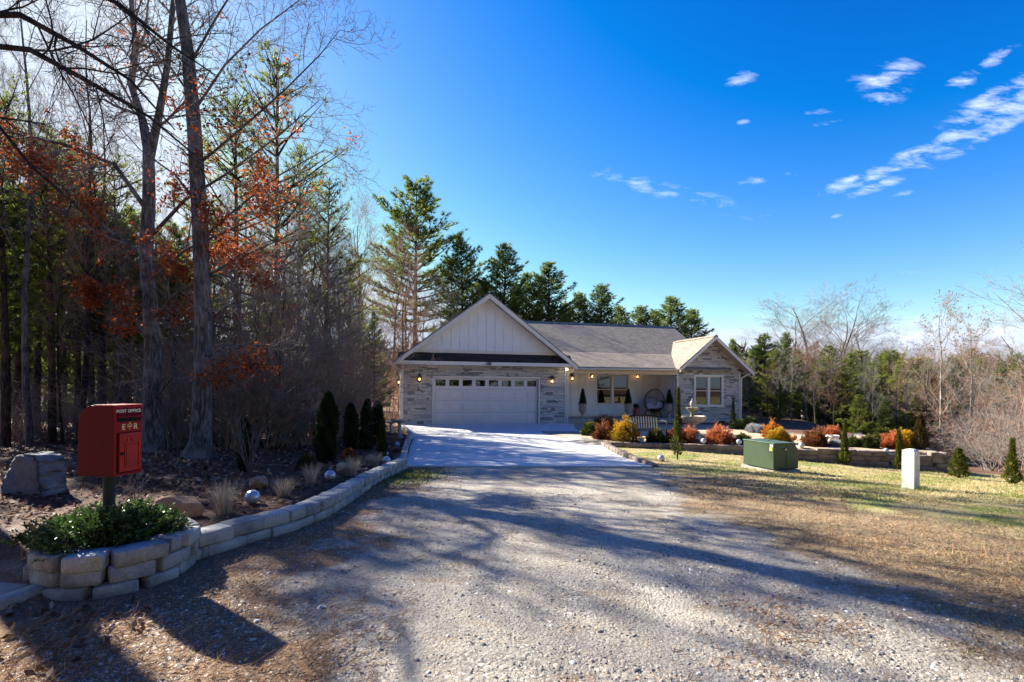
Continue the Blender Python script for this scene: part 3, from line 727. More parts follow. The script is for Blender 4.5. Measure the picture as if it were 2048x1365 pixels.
exec_parts = True

# ------------------------------------------------------------------ the house (local frame: x along the front, y back, z up)
HZ = -.43; HX, HY = -.219*22.4, 22.4; HR = math.atan2(.2228, .9749)
hu = (.9749, .2228); hv = (-.2228, .9749)
def hw(t, s, h=0): return (HX+t*hu[0]+s*hv[0], HY+t*hu[1]+s*hv[1], HZ+h)
def hp(px, py, s):
    d = ray(px, py); r_ = d.x; t = (r_*(HY+hv[1]*s)-HX-hv[0]*s)/(hu[0]-hu[1]*r_); D = HY+hu[1]*t+hv[1]*s
    return t, EYE+d.z*D-HZ
def stone():
    n = NT('ledge_stone'); sp = n.n('ShaderNodeSeparateXYZ', {0: n.obj()}); xy = n.math('ADD', sp.outputs[0], sp.outputs[1])
    wv = n.noise(3, 2); z = n.math('ADD', sp.outputs[2], n.math('MULTIPLY', wv, .012))
    def br(w, h, ox, oz, off):
        v = n.n('ShaderNodeCombineXYZ', {0: n.math('ADD', xy, ox), 1: n.math('ADD', z, oz)}).outputs[0]
        return n.n('ShaderNodeTexBrick', {'Vector': v, 'Color1': (0, 0, 0, 1), 'Color2': (1, 1, 1, 1), 'Mortar': (.5, .5, .5, 1), 'Scale': 1, 'Mortar Size': .0045, 'Mortar Smooth': .3, 'Bias': 0, 'Brick Width': w, 'Row Height': h}, offset=off, offset_frequency=2)
    a = br(.52, .075, 3.1, .0, .37); b = br(.31, .15, 9.7, .0, .61); sel = n.math('GREATER_THAN', n.noise(1.9, 1), .53)
    tone = n.mix(sel, a.outputs[0], b.outputs[0]); mort = n.mix(sel, a.outputs[1], b.outputs[1])
    c = n.ramp(tone, [(0, (.12, .10, .105)), (.17, (.17, .15, .15)), (.20, (.38, .34, .30)), (.45, (.56, .50, .44)), (.8, (.72, .65, .58)), (1, (.50, .42, .34))])
    c = n.mix(.32, c, n.ramp(n.noise(13, 6, .75), [(.3, (.28, .25, .22)), (.7, (.70, .64, .57))]))
    c = n.mix(mort, c, (.085, .078, .07))
    h = n.math('ADD', n.math('MULTIPLY', n.math('SUBTRACT', 1, mort), 1.2), n.math('ADD', n.math('MULTIPLY', tone, .9), n.math('MULTIPLY', n.noise(40, 5, .7), .6)))
    return n.pbr(c, .88, 0, n.bump(h, .9, .02), .2)
def shingle(name, ax, c0, c1, slope_k):
    n = NT(name); sp = n.n('ShaderNodeSeparateXYZ', {0: n.obj()}); run = sp.outputs[0 if ax == 'x' else 1]
    v = n.n('ShaderNodeCombineXYZ', {0: run, 1: n.math('MULTIPLY', sp.outputs[2], slope_k)}).outputs[0]
    b = n.n('ShaderNodeTexBrick', {'Vector': v, 'Color1': (0, 0, 0, 1), 'Color2': (1, 1, 1, 1), 'Mortar': (0, 0, 0, 1), 'Scale': 1, 'Mortar Size': .006, 'Mortar Smooth': .2, 'Bias': 0, 'Brick Width': .22, 'Row Height': .135}, offset=.43)
    f = n.noise(90, 5, .8); g = n.noise(1.3, 4)
    c = n.ramp(b.outputs[0], [(0, c0), (1, c1)]); c = n.mix(.5, c, n.ramp(f, [(.36, tuple(x*.55 for x in c0)), (.64, tuple(x*1.25 for x in c1))]))
    c = n.mix(n.ramp(g, [(.4, 0.), (.7, .25)]), c, c0); c = n.mix(n.math('MULTIPLY', b.outputs[1], .85), c, tuple(x*.3 for x in c0))
    h = n.math('ADD', n.math('SUBTRACT', 1, b.outputs[1]), n.math('MULTIPLY', f, .5)); h = n.math('ADD', h, n.math('MULTIPLY', b.outputs[0], .5))
    return n.pbr(c, .95, 0, n.bump(h, .7, .012), .15)
M['stone'] = stone()
M['roof_x'] = shingle('brown_shingles_front', 'x', (.19, .155, .125), (.40, .335, .28), 1.9)
M['roof_x_low'] = shingle('brown_shingles_low', 'x', (.19, .155, .125), (.40, .335, .28), 2.7)
M['roof_y'] = shingle('brown_shingles_side', 'y', (.19, .155, .125), (.40, .335, .28), 1.6)
M['roof_dark'] = shingle('dark_shingles', 'x', (.035, .028, .026), (.085, .068, .06), 1.4)
M['beam'] = simple('cream_beam_paint', (.70, .56, .38), .5, 0, .04, 3)
M['porch'] = simple('porch_concrete', (.36, .32, .28), .85, 0, .1, 4, .3)
M['soffit'] = simple('tan_soffit', (.55, .46, .36), .6, 0, .04, 3)
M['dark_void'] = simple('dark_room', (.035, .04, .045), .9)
M['blind'] = simple('grey_blind', (.30, .33, .35), .7, 0, .05, 2)
def emit(name, col, st):
    n = NT(name); e = n.n('ShaderNodeEmission', {'Color': (*col, 1), 'Strength': st}); return n.surf(e.outputs[0])
M['bulb'] = emit('warm_bulb', (1, .62, .28), 2.6); M['flood'] = emit('flood_bulb', (1, .9, .68), 4)
M['lampglass'] = glass('lantern_glass', (.85, .7, .5), .05)

house = empty('house', (HX, HY, HZ), HR)
tag(house, 'single storey house of grey ledge stone and white board siding with brown shingle roofs', 'house')
def hole_wall(mb, axis, p0, p1, z0, z1, face, th, holes):
    """slab in plane y=face (axis x) or x=face (axis y), with rectangular holes (a0, a1, h0, h1)"""
    xs = sorted({p0, p1, *[h[0] for h in holes], *[h[1] for h in holes]}); zs = sorted({z0, z1, *[h[2] for h in holes], *[h[3] for h in holes]})
    for i in range(len(xs)-1):
        for j in range(len(zs)-1):
            a, b, c, d = xs[i], xs[i+1], zs[j], zs[j+1]; mx, mz = (a+b)/2, (c+d)/2
            if any(h[0] < mx < h[1] and h[2] < mz < h[3] for h in holes): continue
            if axis == 'x': mb.box(a, b, face, face+th, c, d)
            else: mb.box(face, face+th, a, b, c, d)
GD = (1.40, 6.33, -.06, 2.13)
m = MB(); hole_wall(m, 'x', 0, 7.68, -.15, 2.72, 0, .22, [GD]); m.build('garage_wall', M['stone'], house)
# garage side and rear
m = MB(); m.box(0, .2, .22, 9, -.15, 2.75); m.build('side_wall', M['siding'], house)
m = MB(); m.box(7.46, 7.66, .22, 1.99, -.15, 2.75); m.build('entry_wall', M['siding'], house)
m = MB(); m.box(.2, 16.4, 8.9, 9.1, -.15, 2.75); m.build('rear_wall', M['siding'], house)
# siding gable over the garage
PK = (3.83, 5.93); SL = .756
m = MB(); tb = (PK[1]-.10-3.26)/SL
m.prism([(PK[0]-tb, 3.26), (PK[0]+tb, 3.26), (PK[0], PK[1]-.10)], 'y', .02, .18)
for k in range(-8, 9):
    t = PK[0]+k*.413-.01; top = PK[1]-.14-abs(t-PK[0])*SL
    if top > 3.5: m.box(t-.022, t+.022, -.002, .021, 3.40, top)
m.build('gable_siding', M['siding'], house)
m = MB(); m.box(PK[0]-tb+.02, PK[0]+tb-.02, -.012, .021, 3.27, 3.40); m.build('gable_band', M['white_trim'], house)
# skirt roof across the front
m = MB(); m.prism([(-.47, 2.83), (.04, 3.27), (.04, 3.20), (-.47, 2.765)], 'x', -.22, 7.90); m.build('skirt_roof', M['roof_dark'], house)
m = MB(); m.box(-.20, 7.88, -.43, .02, 2.70, 2.75); m.build('skirt_soffit', M['soffit'], house)
m = MB(); m.box(-.36, 8.02, -.50, -.475, 2.69, 2.85); m.build('fascia', M['white_trim'], house)
def gable_roof(name, pk, eL, eR, he, s0, s1, th, mat):
    m = MB()
    hL = pk[1]-(pk[0]-eL)*(pk[1]-he)/(pk[0]-eL); 
    m.prism([(eL, he), (pk[0], pk[1]), (eR, he), (eR, he-th), (pk[0], pk[1]-th*1.25), (eL, he-th)], 'y', s0, s1)
    return m.build(name, mat, house)
gable_roof('garage_roof', (3.83, 6.02), -.46, 8.12, 2.80, -.52, 9.3, .08, M['roof_y'])
def rake(pk, e, he, s, w, th=.035):
    m = MB(); (tp, hp_), sgn = pk, (1 if e > pk[0] else -1)
    sl = (hp_-he)/abs(e-tp)
    m.prism([(tp, hp_), (e, he), (e, he-w), (tp, hp_-w)], 'y', s, s+th); return m
for e in (-.42, 8.08): rake((3.83, 5.955), e, 2.755+.0, -.555, .20).build('rake_board', M['white_trim'], house)
m = MB()
for e, sg in ((-.40, -1), (8.06, 1)): m.prism([(3.83, 5.84), (e, 2.66), (e, 2.64), (3.83, 5.82)], 'y', -.50, .02)
m.build('gable_soffit', M['soffit'], house)
# ridge cap
m = MB(); m.prism([(3.68, 5.94), (3.83, 6.06), (3.98, 5.94)], 'y', -.53, 9.3); m.build('ridge_cap', M['roof_y'], house)
# main roof: shallow over the porch, steeper above
m = MB(); m.prism([(-.22, 2.74), (2.0, 3.60), (2.0, 3.52), (-.22, 2.66)], 'x', 4.6, 16.70); m.build('porch_roof', M['roof_x_low'], house)
m = MB(); m.prism([(2.0, 3.602), (5.6, 5.56), (10.9, 2.5), (10.9, 2.42), (5.6, 5.45), (2.0, 3.50)], 'x', 4.6, 16.70); m.build('main_roof', M['roof_x'], house)
m = MB(); m.prism([(5.44, 5.49), (5.6, 5.615), (5.76, 5.49)], 'x', 4.6, 16.72); m.build('ridge_cap', M['roof_x'], house)
m = MB(); m.prism([(.3, 2.7), (2.0, 3.48), (5.6, 5.40), (9.0, 3.4), (9.0, -.15), (.3, -.15)], 'x', 16.20, 16.4); m.build('end_wall', M['siding'], house)
m = MB(); m.prism([(-.22, 2.72), (2.0, 3.58), (5.6, 5.54), (10.9, 2.48), (10.9, 2.33), (5.6, 5.38), (2.0, 3.44), (-.22, 2.6)], 'x', 16.702, 16.74); m.build('rake_board', M['white_trim'], house)
# projecting wing with the small gable
WK = (15.50, 4.44)
def wroof(eL, eR, hL, hR, s1, s0=-.52):
    m = MB(); m.prism([(eL, hL), WK, (eR, hR), (eR, hR-.08), (WK[0], WK[1]-.10), (eL, hL-.08)], 'y', s0, s1); return m
wroof(13.46, 17.72, 2.76, 2.66, 3.9).build('wing_roof', M['roof_y'], house)
m = MB(); m.prism([(WK[0]-.14, WK[1]-.07), (WK[0], WK[1]+.035), (WK[0]+.14, WK[1]-.07)], 'y', -.53, 3.2); m.build('ridge_cap', M['roof_y'], house)
for e, he in ((13.48, 2.715), (17.70, 2.615)): rake((WK[0], WK[1]-.045), e, he, -.555, .17).build('rake_board', M['white_trim'], house)
m = MB()
for e, he in ((13.66, 2.77), (17.68, 2.56)): m.prism([(WK[0], WK[1]-.14), (e, he-.0), (e, he-.02), (WK[0], WK[1]-.16)], 'y', -.50, .01)
m.build('wing_soffit', M['soffit'], house)
t0w, h1w = hp(1391, 753, 0); t1w, h0w = hp(1443.5, 811, 0)
WW = (t0w, t1w, h0w, h1w)
m = MB(); hole_wall(m, 'x', 13.66, 17.28, -.45, 2.62, 0, .2, [WW])
m.prism([(13.66, 2.621), (17.28, 2.621), (17.28, 2.86), (WK[0], WK[1]-.17), (13.66, 2.82)], 'y', 0, .2); m.build('wing_wall', M['stone'], house)
m = MB(); m.box(17.08, 17.28, .2, 7, -.6, 2.85); m.build('wing_side_wall', M['siding'], house)
m = MB(); m.box(13.66, 13.80, .2, 2.0, .0, 2.62)
for k in range(5): m.box(13.638, 13.661, .22+k*.41, .264+k*.41, .22, 2.6)
m.build('wing_inner_wall', M['siding'], house)
for t, a_, b_ in ((13.66, -.2, 2.62), (17.28, -.2, 2.62), (.0, -.03, 2.69), (7.68, -.03, 2.69)):
    m = MB(); m.box(t-.035, t+.035, -.03, .05, a_, b_); m.build('corner_trim', M['white_trim'], house)
# porch
m = MB(); m.box(7.72, 13.60, .02, 1.99, -.45, .20); m.build('porch_floor', M['porch'], house)
t0p, h1p = hp(1194, 750.5, 2.0); t1p, h0p = hp(1255.5, 808, 2.0); PW = (t0p, t1p, h0p, h1p)
m = MB(); hole_wall(m, 'x', 7.68, 13.66, .2, 2.70, 2.0, .18, [PW])
t = 7.90
while t < 13.6:
    if PW[0]-.08 < t < PW[1]+.08: m.box(t-.022, t+.022, 1.978, 2.001, .34, PW[2]-.10)
    else: m.box(t-.022, t+.022, 1.978, 2.001, .34, 2.6)
    t += .405
m.build('porch_wall', M['siding'], house)
m = MB(); m.box(7.70, 13.64, 1.965, 2.002, .205, .34); m.build('base_board', M['white_trim'], house)
m = MB(); m.box(7.72, 13.62, -.06, .12, 2.42, 2.655); m.build('porch_beam', M['beam'], house)
m = MB(); m.box(7.70, 13.64, .13, 1.99, 2.60, 2.63); m.build('porch_ceiling', M['soffit'], house)
m = MB(); m.tube([(7.95, -.27, 2.63), (13.50, -.27, 2.64)], .055, 8); m.build('gutter', M['beam'], house)

def window(wh, s, n=2, nm='window', lean=0):
    t0, t1, h0, h1 = wh; m = MB(); w = .085
    m.box(t0-w, t1+w, s-.03, s+.03, h1-.01, h1+w); m.box(t0-w-.02, t1+w+.02, s-.045, s+.03, h0-w, h0+.01)
    m.box(t0-w, t0+.01, s-.028, s+.03, h0+.01, h1-.01); m.box(t1-.01, t1+w, s-.028, s+.03, h0+.01, h1-.01)
    mid = (t0+t1)/2; m.box(mid-.07, mid+.07, s-.024, s+.05, h0+.01, h1-.01)
    f = m.build(nm, M['white_trim'], house)
    for a, b in ((t0, mid-.07), (mid+.07, t1)):
        p = MB(); p.box(a+.01, b-.01, s+.05, s+.058, h0+.01, h1-.01); p.build('pane', M['glass'], f)
        q = MB(); hm = (h0+h1)/2
        q.box(a+.01, b-.01, s+.03, s+.05, hm-.018, hm+.018)
        for x in (a+.012, b-.03): q.box(x, x+.02, s+.028, s+.052, h0+.012, h1-.012)
        q.box(a+.03, b-.03, s+.028, s+.052, h0+.012, h0+.035); q.box(a+.03, b-.03, s+.028, s+.052, h1-.035, h1-.012)
        q.build('sash', M['door_paint'], f)
        bl = MB(); z = h0+.02
        while z < h1-.02: bl.obox(((a+b)/2, s+.13, z), ((b-a)/2-.02, 0, 0), (0, .016, .012), (0, -.0012, .0016)); z += .034
        bl.build('blind', M['blind'], f)
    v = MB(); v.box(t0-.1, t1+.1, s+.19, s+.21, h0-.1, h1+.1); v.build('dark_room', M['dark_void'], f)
window(PW, 2.0); window(WW, 0)
# overhead garage door
gd = empty('garage_door', (0, 0, 0)); gd.parent = house
m = MB(); a, b, c, d = GD; c = 0.0
ncol, nrow = 8, 4; cw = (b-a)/ncol; rh = (d-c)/nrow
S0 = .12
wins = [(a+i*cw+.085, a+(i+1)*cw-.085, d-rh+.15, d-.10) for i in range(ncol)]
hole_wall(m, 'x', a, b, c, d, S0, .04, wins)
for r_ in range(nrow-1):
    for i in range(ncol):
        x0, x1, z0, z1 = a+i*cw+.07, a+(i+1)*cw-.07, c+r_*rh+.085, c+(r_+1)*rh-.085
        # groove ring and raised panel
        for (p, q, u, v) in ((x0, x1, z0, z0+.016), (x0, x1, z1-.016, z1), (x0, x0+.016, z0+.016, z1-.016), (x1-.016, x1, z0+.016, z1-.016)):
            m.box(p, q, S0-.012, S0+.001, u, v)
        e = .05; m.add([(x0+.03, S0-.0005, z0+.03), (x1-.03, S0-.0005, z0+.03), (x1-.03, S0-.0005, z1-.03), (x0+.03, S0-.0005, z1-.03),
                        (x0+e, S0-.014, z0+e), (x1-e, S0-.014, z0+e), (x1-e, S0-.014, z1-e), (x0+e, S0-.014, z1-e)],
                       [(0, 1, 5, 4), (1, 2, 6, 5), (2, 3, 7, 6), (3, 0, 4, 7), (4, 5, 6, 7)])
m.build('door_panels', M['door_paint'], gd)
m = MB()
for r_ in range(1, nrow): m.box(a, b, S0-.0016, S0+.01, c+r_*rh-.004, c+r_*rh+.004)
m.box(a, b, S0-.01, S0+.04, -.03, .0); m.build('section_gap', simple('door_gap', (.14, .12, .11), .8), gd)
for (x0, x1, z0, z1) in wins:
    q = MB(); q.box(x0, x1, S0+.012, S0+.018, z0, z1); w_ = q.build('window', M['glass'], gd)
    q = MB()
    for (p, r2, u, v) in ((x0-.02, x1+.02, z0-.02, z0), (x0-.02, x1+.02, z1, z1+.02), (x0-.02, x0, z0, z1), (x1, x1+.02, z0, z1)): q.box(p, r2, S0-.01, S0-.001, u, v)
    q.build('window_frame', M['door_paint'], gd)
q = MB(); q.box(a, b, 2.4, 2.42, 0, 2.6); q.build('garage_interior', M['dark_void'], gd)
q = MB(); q.box(2.4, 3.5, 2.2, 2.3, 1.4, 1.95); q.box(4.2, 5.0, 2.1, 2.2, 1.5, 2.0); q.build('stored_boxes', simple('stored_boxes', (.5, .5, .5), .8), gd)
m = MB(); m.box(GD[0]-.07, GD[0], -.02, .125, -.03, 2.20); m.box(GD[1], GD[1]+.07, -.02, .125, -.03, 2.20); m.box(GD[0], GD[1], -.02, .125, 2.13, 2.20); m.build('door_frame', M['white_trim'], house)
# downspouts and little gutters
m = MB(); m.tube([(-.40, -.2, 2.68), (-.30, -.12, 2.55), (-.10, -.05, 2.42), (-.07, -.05, 2.2), (-.07, -.05, .0)], .04, 8); m.build('downspout', M['white_trim'], house, True)
m = MB(); m.tube([(8.06, -.24, 2.62), (7.98, -.14, 2.50), (7.80, -.06, 2.40), (7.765, -.06, 2.2), (7.765, -.06, .0)], .04, 8); m.build('downspout', M['white_trim'], house, True)
m = MB(); m.tube([(17.66, -.3, 2.56), (17.52, -.14, 2.42), (17.36, -.06, 2.30), (17.34, -.06, 2.1), (17.34, -.06, .0)], .04, 8); m.build('downspout', M['white_trim'], house, True)
m = MB(); m.tube([(-.44, -.45, 2.74), (-.44, 9, 2.74)], .055, 8); m.build('gutter', M['white_trim'], house)
m = MB(); m.tube([(17.76, -.45, 2.58), (17.76, 6.8, 2.58)], .055, 8); m.build('gutter', M['white_trim'], house)
# foundation vent, meter box, doorbell, camera, vent pipe
tv, hv_ = hp(1443, 846, 0)
m = MB(); m.box(tv-.20, tv+.20, -.012, .01, hv_-.10, hv_+.10); v_ = m.build('foundation_vent', M['black_metal'], house)
m = MB(); m.box(-.14, -.005, 2.2, 2.55, 1.2, 1.75); m.tube([(-.07, 2.37, 1.2), (-.07, 2.37, .0)], .03, 6); m.tube([(-.07, 2.37, 1.75), (-.07, 2.37, 2.7)], .03, 6)
m.box(-.12, -.005, 1.2, 1.4, .9, 1.25); m.build('meter_box', simple('meter_grey', (.55, .56, .57), .5), house)
td, hd = hp(1138, 788, 1.95); m = MB(); m.box(7.80, 7.86, 1.95, 1.999, hd-.08, hd+.05); m.build('doorbell', M['black_metal'], house)
tf, hf = hp(1132, 738.5, -.35); m = MB(); m.sphere((tf+.03, -.38, hf-.02), .055, 12, 8); m.build('flood_lamp', M['flood'], house)
tf2, hf2 = hp(1352, 755, -.05); m = MB(); m.sphere((tf2, -.09, hf2), .04, 10, 8); m.tube([(tf2, -.09, hf2), (tf2+.04, -.01, hf2+.03)], .015, 6); m.build('camera', simple('white_plastic', (.8, .8, .8), .4), house)
m = MB(); m.tube([(.42, 4.0, 2.9), (.42, 4.0, 4.05)], .045, 8); m.build('vent_pipe', simple('white_pipe', (.75, .74, .72), .5), house)
# house number
def text_mesh(s, size, ext, name, spacing=1.0, bold=0.0):
    cu = bpy.data.curves.new(name, 'FONT'); cu.body = s; cu.size = size; cu.extrude = ext; cu.align_x = 'CENTER'; cu.align_y = 'CENTER'; cu.space_character = spacing; cu.offset = bold
    o = bpy.data.objects.new(name, cu); C.objects.link(o); dg = bpy.context.evaluated_depsgraph_get(); dg.update()
    me = bpy.data.meshes.new_from_object(o.evaluated_get(dg)); bpy.data.objects.remove(o); bpy.data.curves.remove(cu); return me
o = link('house_number', text_mesh('188', .185, .006, 'house_number', 1.05, .003), M['black_metal'], house, (3.80, -.512, 2.772)); o.rotation_euler = (R(90), 0, 0)

def lantern(name, parent, loc, rz=0, sc=1.0, lit=True):
    g = empty(name, loc, rz, sc); g.parent = parent
    m = MB(); m.box(-.055, .055, -.0, .02, -.12, .14)                      # back plate
    m.tube([(0, 0, .10), (0, -.07, .20), (0, -.14, .22), (0, -.16, .16)], .012, 6)
    m.lathe([(.012, .20), (.03, .17), (.05, .13), (.125, .075), (.13, .06), (.10, .055)], 6, (0, -.16, 0))
    m.lathe([(.075, -.20), (.085, -.185), (.06, -.17)], 6, (0, -.16, 0)); m.lathe([(.005, -.24), (.02, -.22), (.05, -.2)], 6, (0, -.16, 0))
    for k in range(6):
        a_ = k*math.pi/3; m.tube([(.098*math.cos(a_), -.16+.098*math.sin(a_), .06), (.07*math.cos(a_), -.16+.07*math.sin(a_), -.18)], .007, 4)
    m.build('lamp_body', M['black_metal'], g)
    m = MB(); m.lathe([(.062, -.175), (.088, .055)], 6, (0, -.16, 0)); m.build('lamp_glass', M['lampglass'], g)
    m = MB(); m.sphere((0, -.16, -.07), .036, 10, 8, (1, 1, 1.6)); m.build('bulb', M['bulb'], g)
    return g
for (px, py, s) in ((839, 757, 0), (1104.5, 761, 0), (1145, 756, 2.0), (1184.5, 752, 2.0), (1275, 752.5, 2.0)):
    t_, h_ = hp(px, py, s-.16); lantern('wall_lantern', house, (t_, s-.003, h_+.03), 0, 1.0 if s == 0 else .95)
lantern('wall_lantern', house, (-.003, .9, hp(800, 762, .9)[1]), R(-90), 1.0)

# ------------------------------------------------------------------ things on the porch
M['urn'] = simple('tan_cast_stone', (.42, .335, .25), .85, 0, .2, 14, .4, 50)
M['fount'] = simple('weathered_cast_stone', (.46, .40, .32), .85, 0, .3, 9, .5, 40)
M['mossy'] = simple('mossy_stone', (.33, .29, .17), .9, 0, .35, 12, .5, 40)
def urn(px, label, seed):
    t_, _ = hp(px, 836, .33); loc = hw(t_, .33, .20)
    o = empty('planter_urn', loc); tag(o, label, 'urn', 'stone urns with clipped cones along the porch')
    m = MB(); m.lathe([(.15, 0), (.15, .05), (.10, .07), (.055, .13), (.05, .20), (.075, .24), (.13, .29), (.165, .38), (.17, .50), (.155, .60), (.17, .66), (.225, .71), (.235, .74), (.20, .745), (.15, .70)], 28)
    for k in range(14):
        a_ = k*2*math.pi/14; m.tube([(.10*math.cos(a_), .10*math.sin(a_), .28), (.165*math.cos(a_), .165*math.sin(a_), .38), (.166*math.cos(a_), .166*math.sin(a_), .58)], .010, 5)
    m.build('urn', M['urn'], o, True)
    r = rng(seed); n = 1500; u = r.random(n)**.8; th = r.uniform(0, 6.28, n); ra = .165*(1-u)**.8*(1+.1*np.sin(th*3+u*8))
    P = np.stack([ra*np.cos(th), ra*np.sin(th), .74+u*.72], -1); D = np.stack([np.cos(th)*.6, np.sin(th)*.6, np.full(n, .7)], -1)
    link('clipped_cone', fol_mesh('clipped_cone', [blades(P, D, 3, .05, .02, .5, r)]), M['arbor'], o)
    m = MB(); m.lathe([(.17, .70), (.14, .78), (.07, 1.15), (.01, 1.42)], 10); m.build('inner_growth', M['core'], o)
    return o
urn(1165, 'tan stone urn with a clipped cone at the garage end of the porch', 1)
urn(1256, 'tan stone urn with a clipped cone before the porch window beside the milk can', 2)
urn(1338, 'tan stone urn with a clipped cone beside the wicker egg chair and the stone wing', 3)
# milk can
t_, _ = hp(1272, 832, .9); o = empty('milk_can', hw(t_, .9, .20)); tag(o, 'red metal milk can with a small plant in its neck on the porch', 'milk can')
m = MB(); m.lathe([(.155, 0), (.165, .01), (.165, .30), (.15, .35), (.10, .41), (.095, .46), (.115, .48), (.115, .50), (.08, .50)], 24)
for sg in (-1, 1): m.tube([(sg*.155, 0, .33), (sg*.20, 0, .38), (sg*.18, 0, .43), (sg*.10, 0, .45)], .010, 6)
m.build('can', simple('red_can_paint', (.33, .05, .035), .45, .2, .25, 8), o, True)
r = rng(9); P = r.normal(0, .06, (120, 3))+[0, 0, .56]; link('plant', fol_mesh('plant', [blades(P, r.normal(0, .5, (120, 3))+[0, 0, .6], 3, .12, .03, .4, r)]), M['arbor'], o)
# egg chair
def egg_chair():
    t_, _ = hp(1307, 832, 1.15); o = empty('egg_chair', hw(t_, 1.15, .20), HR+R(6)); tag(o, 'round wicker egg chair with striped cushions standing on the porch', 'chair')
    wick = simple('brown_wicker', (.20, .115, .065), .7, 0, .3, 30, .3)
    cz = .86; rx, ry, rz_ = .60, .52, .62
    m = MB()
    def pt(a, e):   # e: depth angle 0 rim .. 90 back
        ce = math.cos(e); pinch = 1-.10*max(0, math.sin(a))
        return (rx*math.cos(a)*ce*pinch, -.10+ry*math.sin(e), cz+rz_*math.sin(a)*ce)
    m.tube([pt(2*math.pi*k/40, 0) for k in range(41)], .026, 7, False)
    for k in range(22): m.tube([pt(2*math.pi*k/22, R(90)*j/7) for j in range(8)], .008, 4)
    for e in (12, 24, 36, 48, 60, 72): m.tube([pt(2*math.pi*k/28, R(e)) for k in range(29)], .007, 4, False)
    m.build('wicker_shell', wick, o)
    # woven lower half
    m = MB(); ns = 24
    vs = [pt(math.pi+math.pi*i/ns, R(85)*j/8) for i in range(ns+1) for j in range(9)]
    m.add(vs, [(i*9+j, i*9+j+1, (i+1)*9+j+1, (i+1)*9+j) for i in range(ns) for j in range(8)]); m.build('woven_seat', wick, o)
    m = MB(); m.sphere((0, .02, .52), 1, 20, 12, (.40, .34, .11)); m.build('seat_cushion', simple('cream_cushion', (.62, .58, .54), .9, 0, .05, 6), o, True)
    m = MB(); m.sphere((0, .26, .72), 1, 20, 12, (.36, .10, .26)); m.build('back_cushion', simple('cream_back_cushion', (.52, .50, .49), .9, 0, .06, 6), o, True)
    n = NT('striped_fabric'); w = n.n('ShaderNodeTexWave', {'Vector': n.obj(), 'Scale': 5.5, 'Distortion': .4}, bands_direction='X').outputs['Fac']
    st = n.pbr(n.ramp(w, [(.0, (.30, .17, .14)), (.3, (.55, .48, .43)), (.6, (.28, .27, .30)), (.85, (.60, .55, .50))], 'CONSTANT'), .9)
    for (x, y, z, a_, mt, nm) in ((.10, .12, .74, 8, st, 'striped_pillow'), (-.16, .14, .72, -12, st, 'striped_pillow'), (.31, .0, .66, 25, simple('white_pillow', (.72, .71, .72), .9), 'white_pillow'), (-.33, .02, .62, -30, simple('grey_pillow', (.40, .37, .40), .9), 'grey_pillow')):
        m = MB(); m.sphere((0, 0, 0), 1, 16, 10, (.17, .06, .17))
        m.v = [(a*(1+.35*abs(c)/.17*abs(a)/.17), b, c*(1+.3*abs(a)/.17)) for a, b, c in m.v]
        p = m.build(nm, mt, o, True); p.location = (x, y-.12, z); p.rotation_euler = (R(-18), R(a_), 0)
    m = MB()
    for sx in (-.30, .30):
        for sy in (-.22, .34): m.tube([(sx*.75, sy*.8, .36), (sx*1.15, sy*1.15, 0)], .022, 6)
    m.tube([(-.25, -.18, .34), (.25, -.18, .34), (.25, .28, .34), (-.25, .28, .34), (-.25, -.18, .34)], .02, 6)
    m.build('base', M['bark_dark'], o)
egg_chair()

# ------------------------------------------------------------------ fountain, bench, transformer, marker
x, y, z = place(1384, 866); y0 = 19.3; P_ = at(1384, 866, y0); zf = gz(P_.x, y0)
o = empty('fountain', (P_.x, y0, zf)); tag(o, 'two tier tan stone fountain with a pineapple finial in the garden before the wing', 'fountain')
m = MB(); m.lathe([(.30, 0), (.30, .06), (.24, .09), (.15, .16), (.12, .26), (.15, .33), (.22, .37)], 28); m.build('pedestal', M['fount'], o, True)
m = MB(); m.lathe([(.15, .36), (.30, .40), (.44, .50), (.50, .60), (.53, .64), (.53, .67), (.47, .67), (.42, .60), (.10, .58)], 36)
for k in range(26): a_ = k*2*math.pi/26; m.tube([(.24*math.cos(a_), .24*math.sin(a_), .385), (.43*math.cos(a_), .43*math.sin(a_), .495), (.49*math.cos(a_), .49*math.sin(a_), .58)], .012, 5)
m.build('lower_bowl', M['fount'], o, True)
def water():
    n = NT('water'); return n.pbr((.03, .045, .05), .05, 0, n.bump(n.noise(25, 3), .4, .01), .6)
m = MB(); m.lathe([(.44, .635), (.44, .64)], 30); m.build('water', water(), o)
m = MB(); m.lathe([(.09, .58), (.07, .66), (.055, .76), (.10, .84), (.19, .91), (.235, .96), (.24, .99), (.20, .99), (.05, .95)], 28); m.build('upper_bowl', M['mossy'], o, True)
m = MB(); m.lathe([(.05, .94), (.06, 1.0), (.045, 1.03), (.085, 1.08), (.09, 1.15), (.06, 1.23), (.02, 1.27), (.035, 1.31), (.004, 1.35)], 16); m.build('finial', M['fount'], o, True)

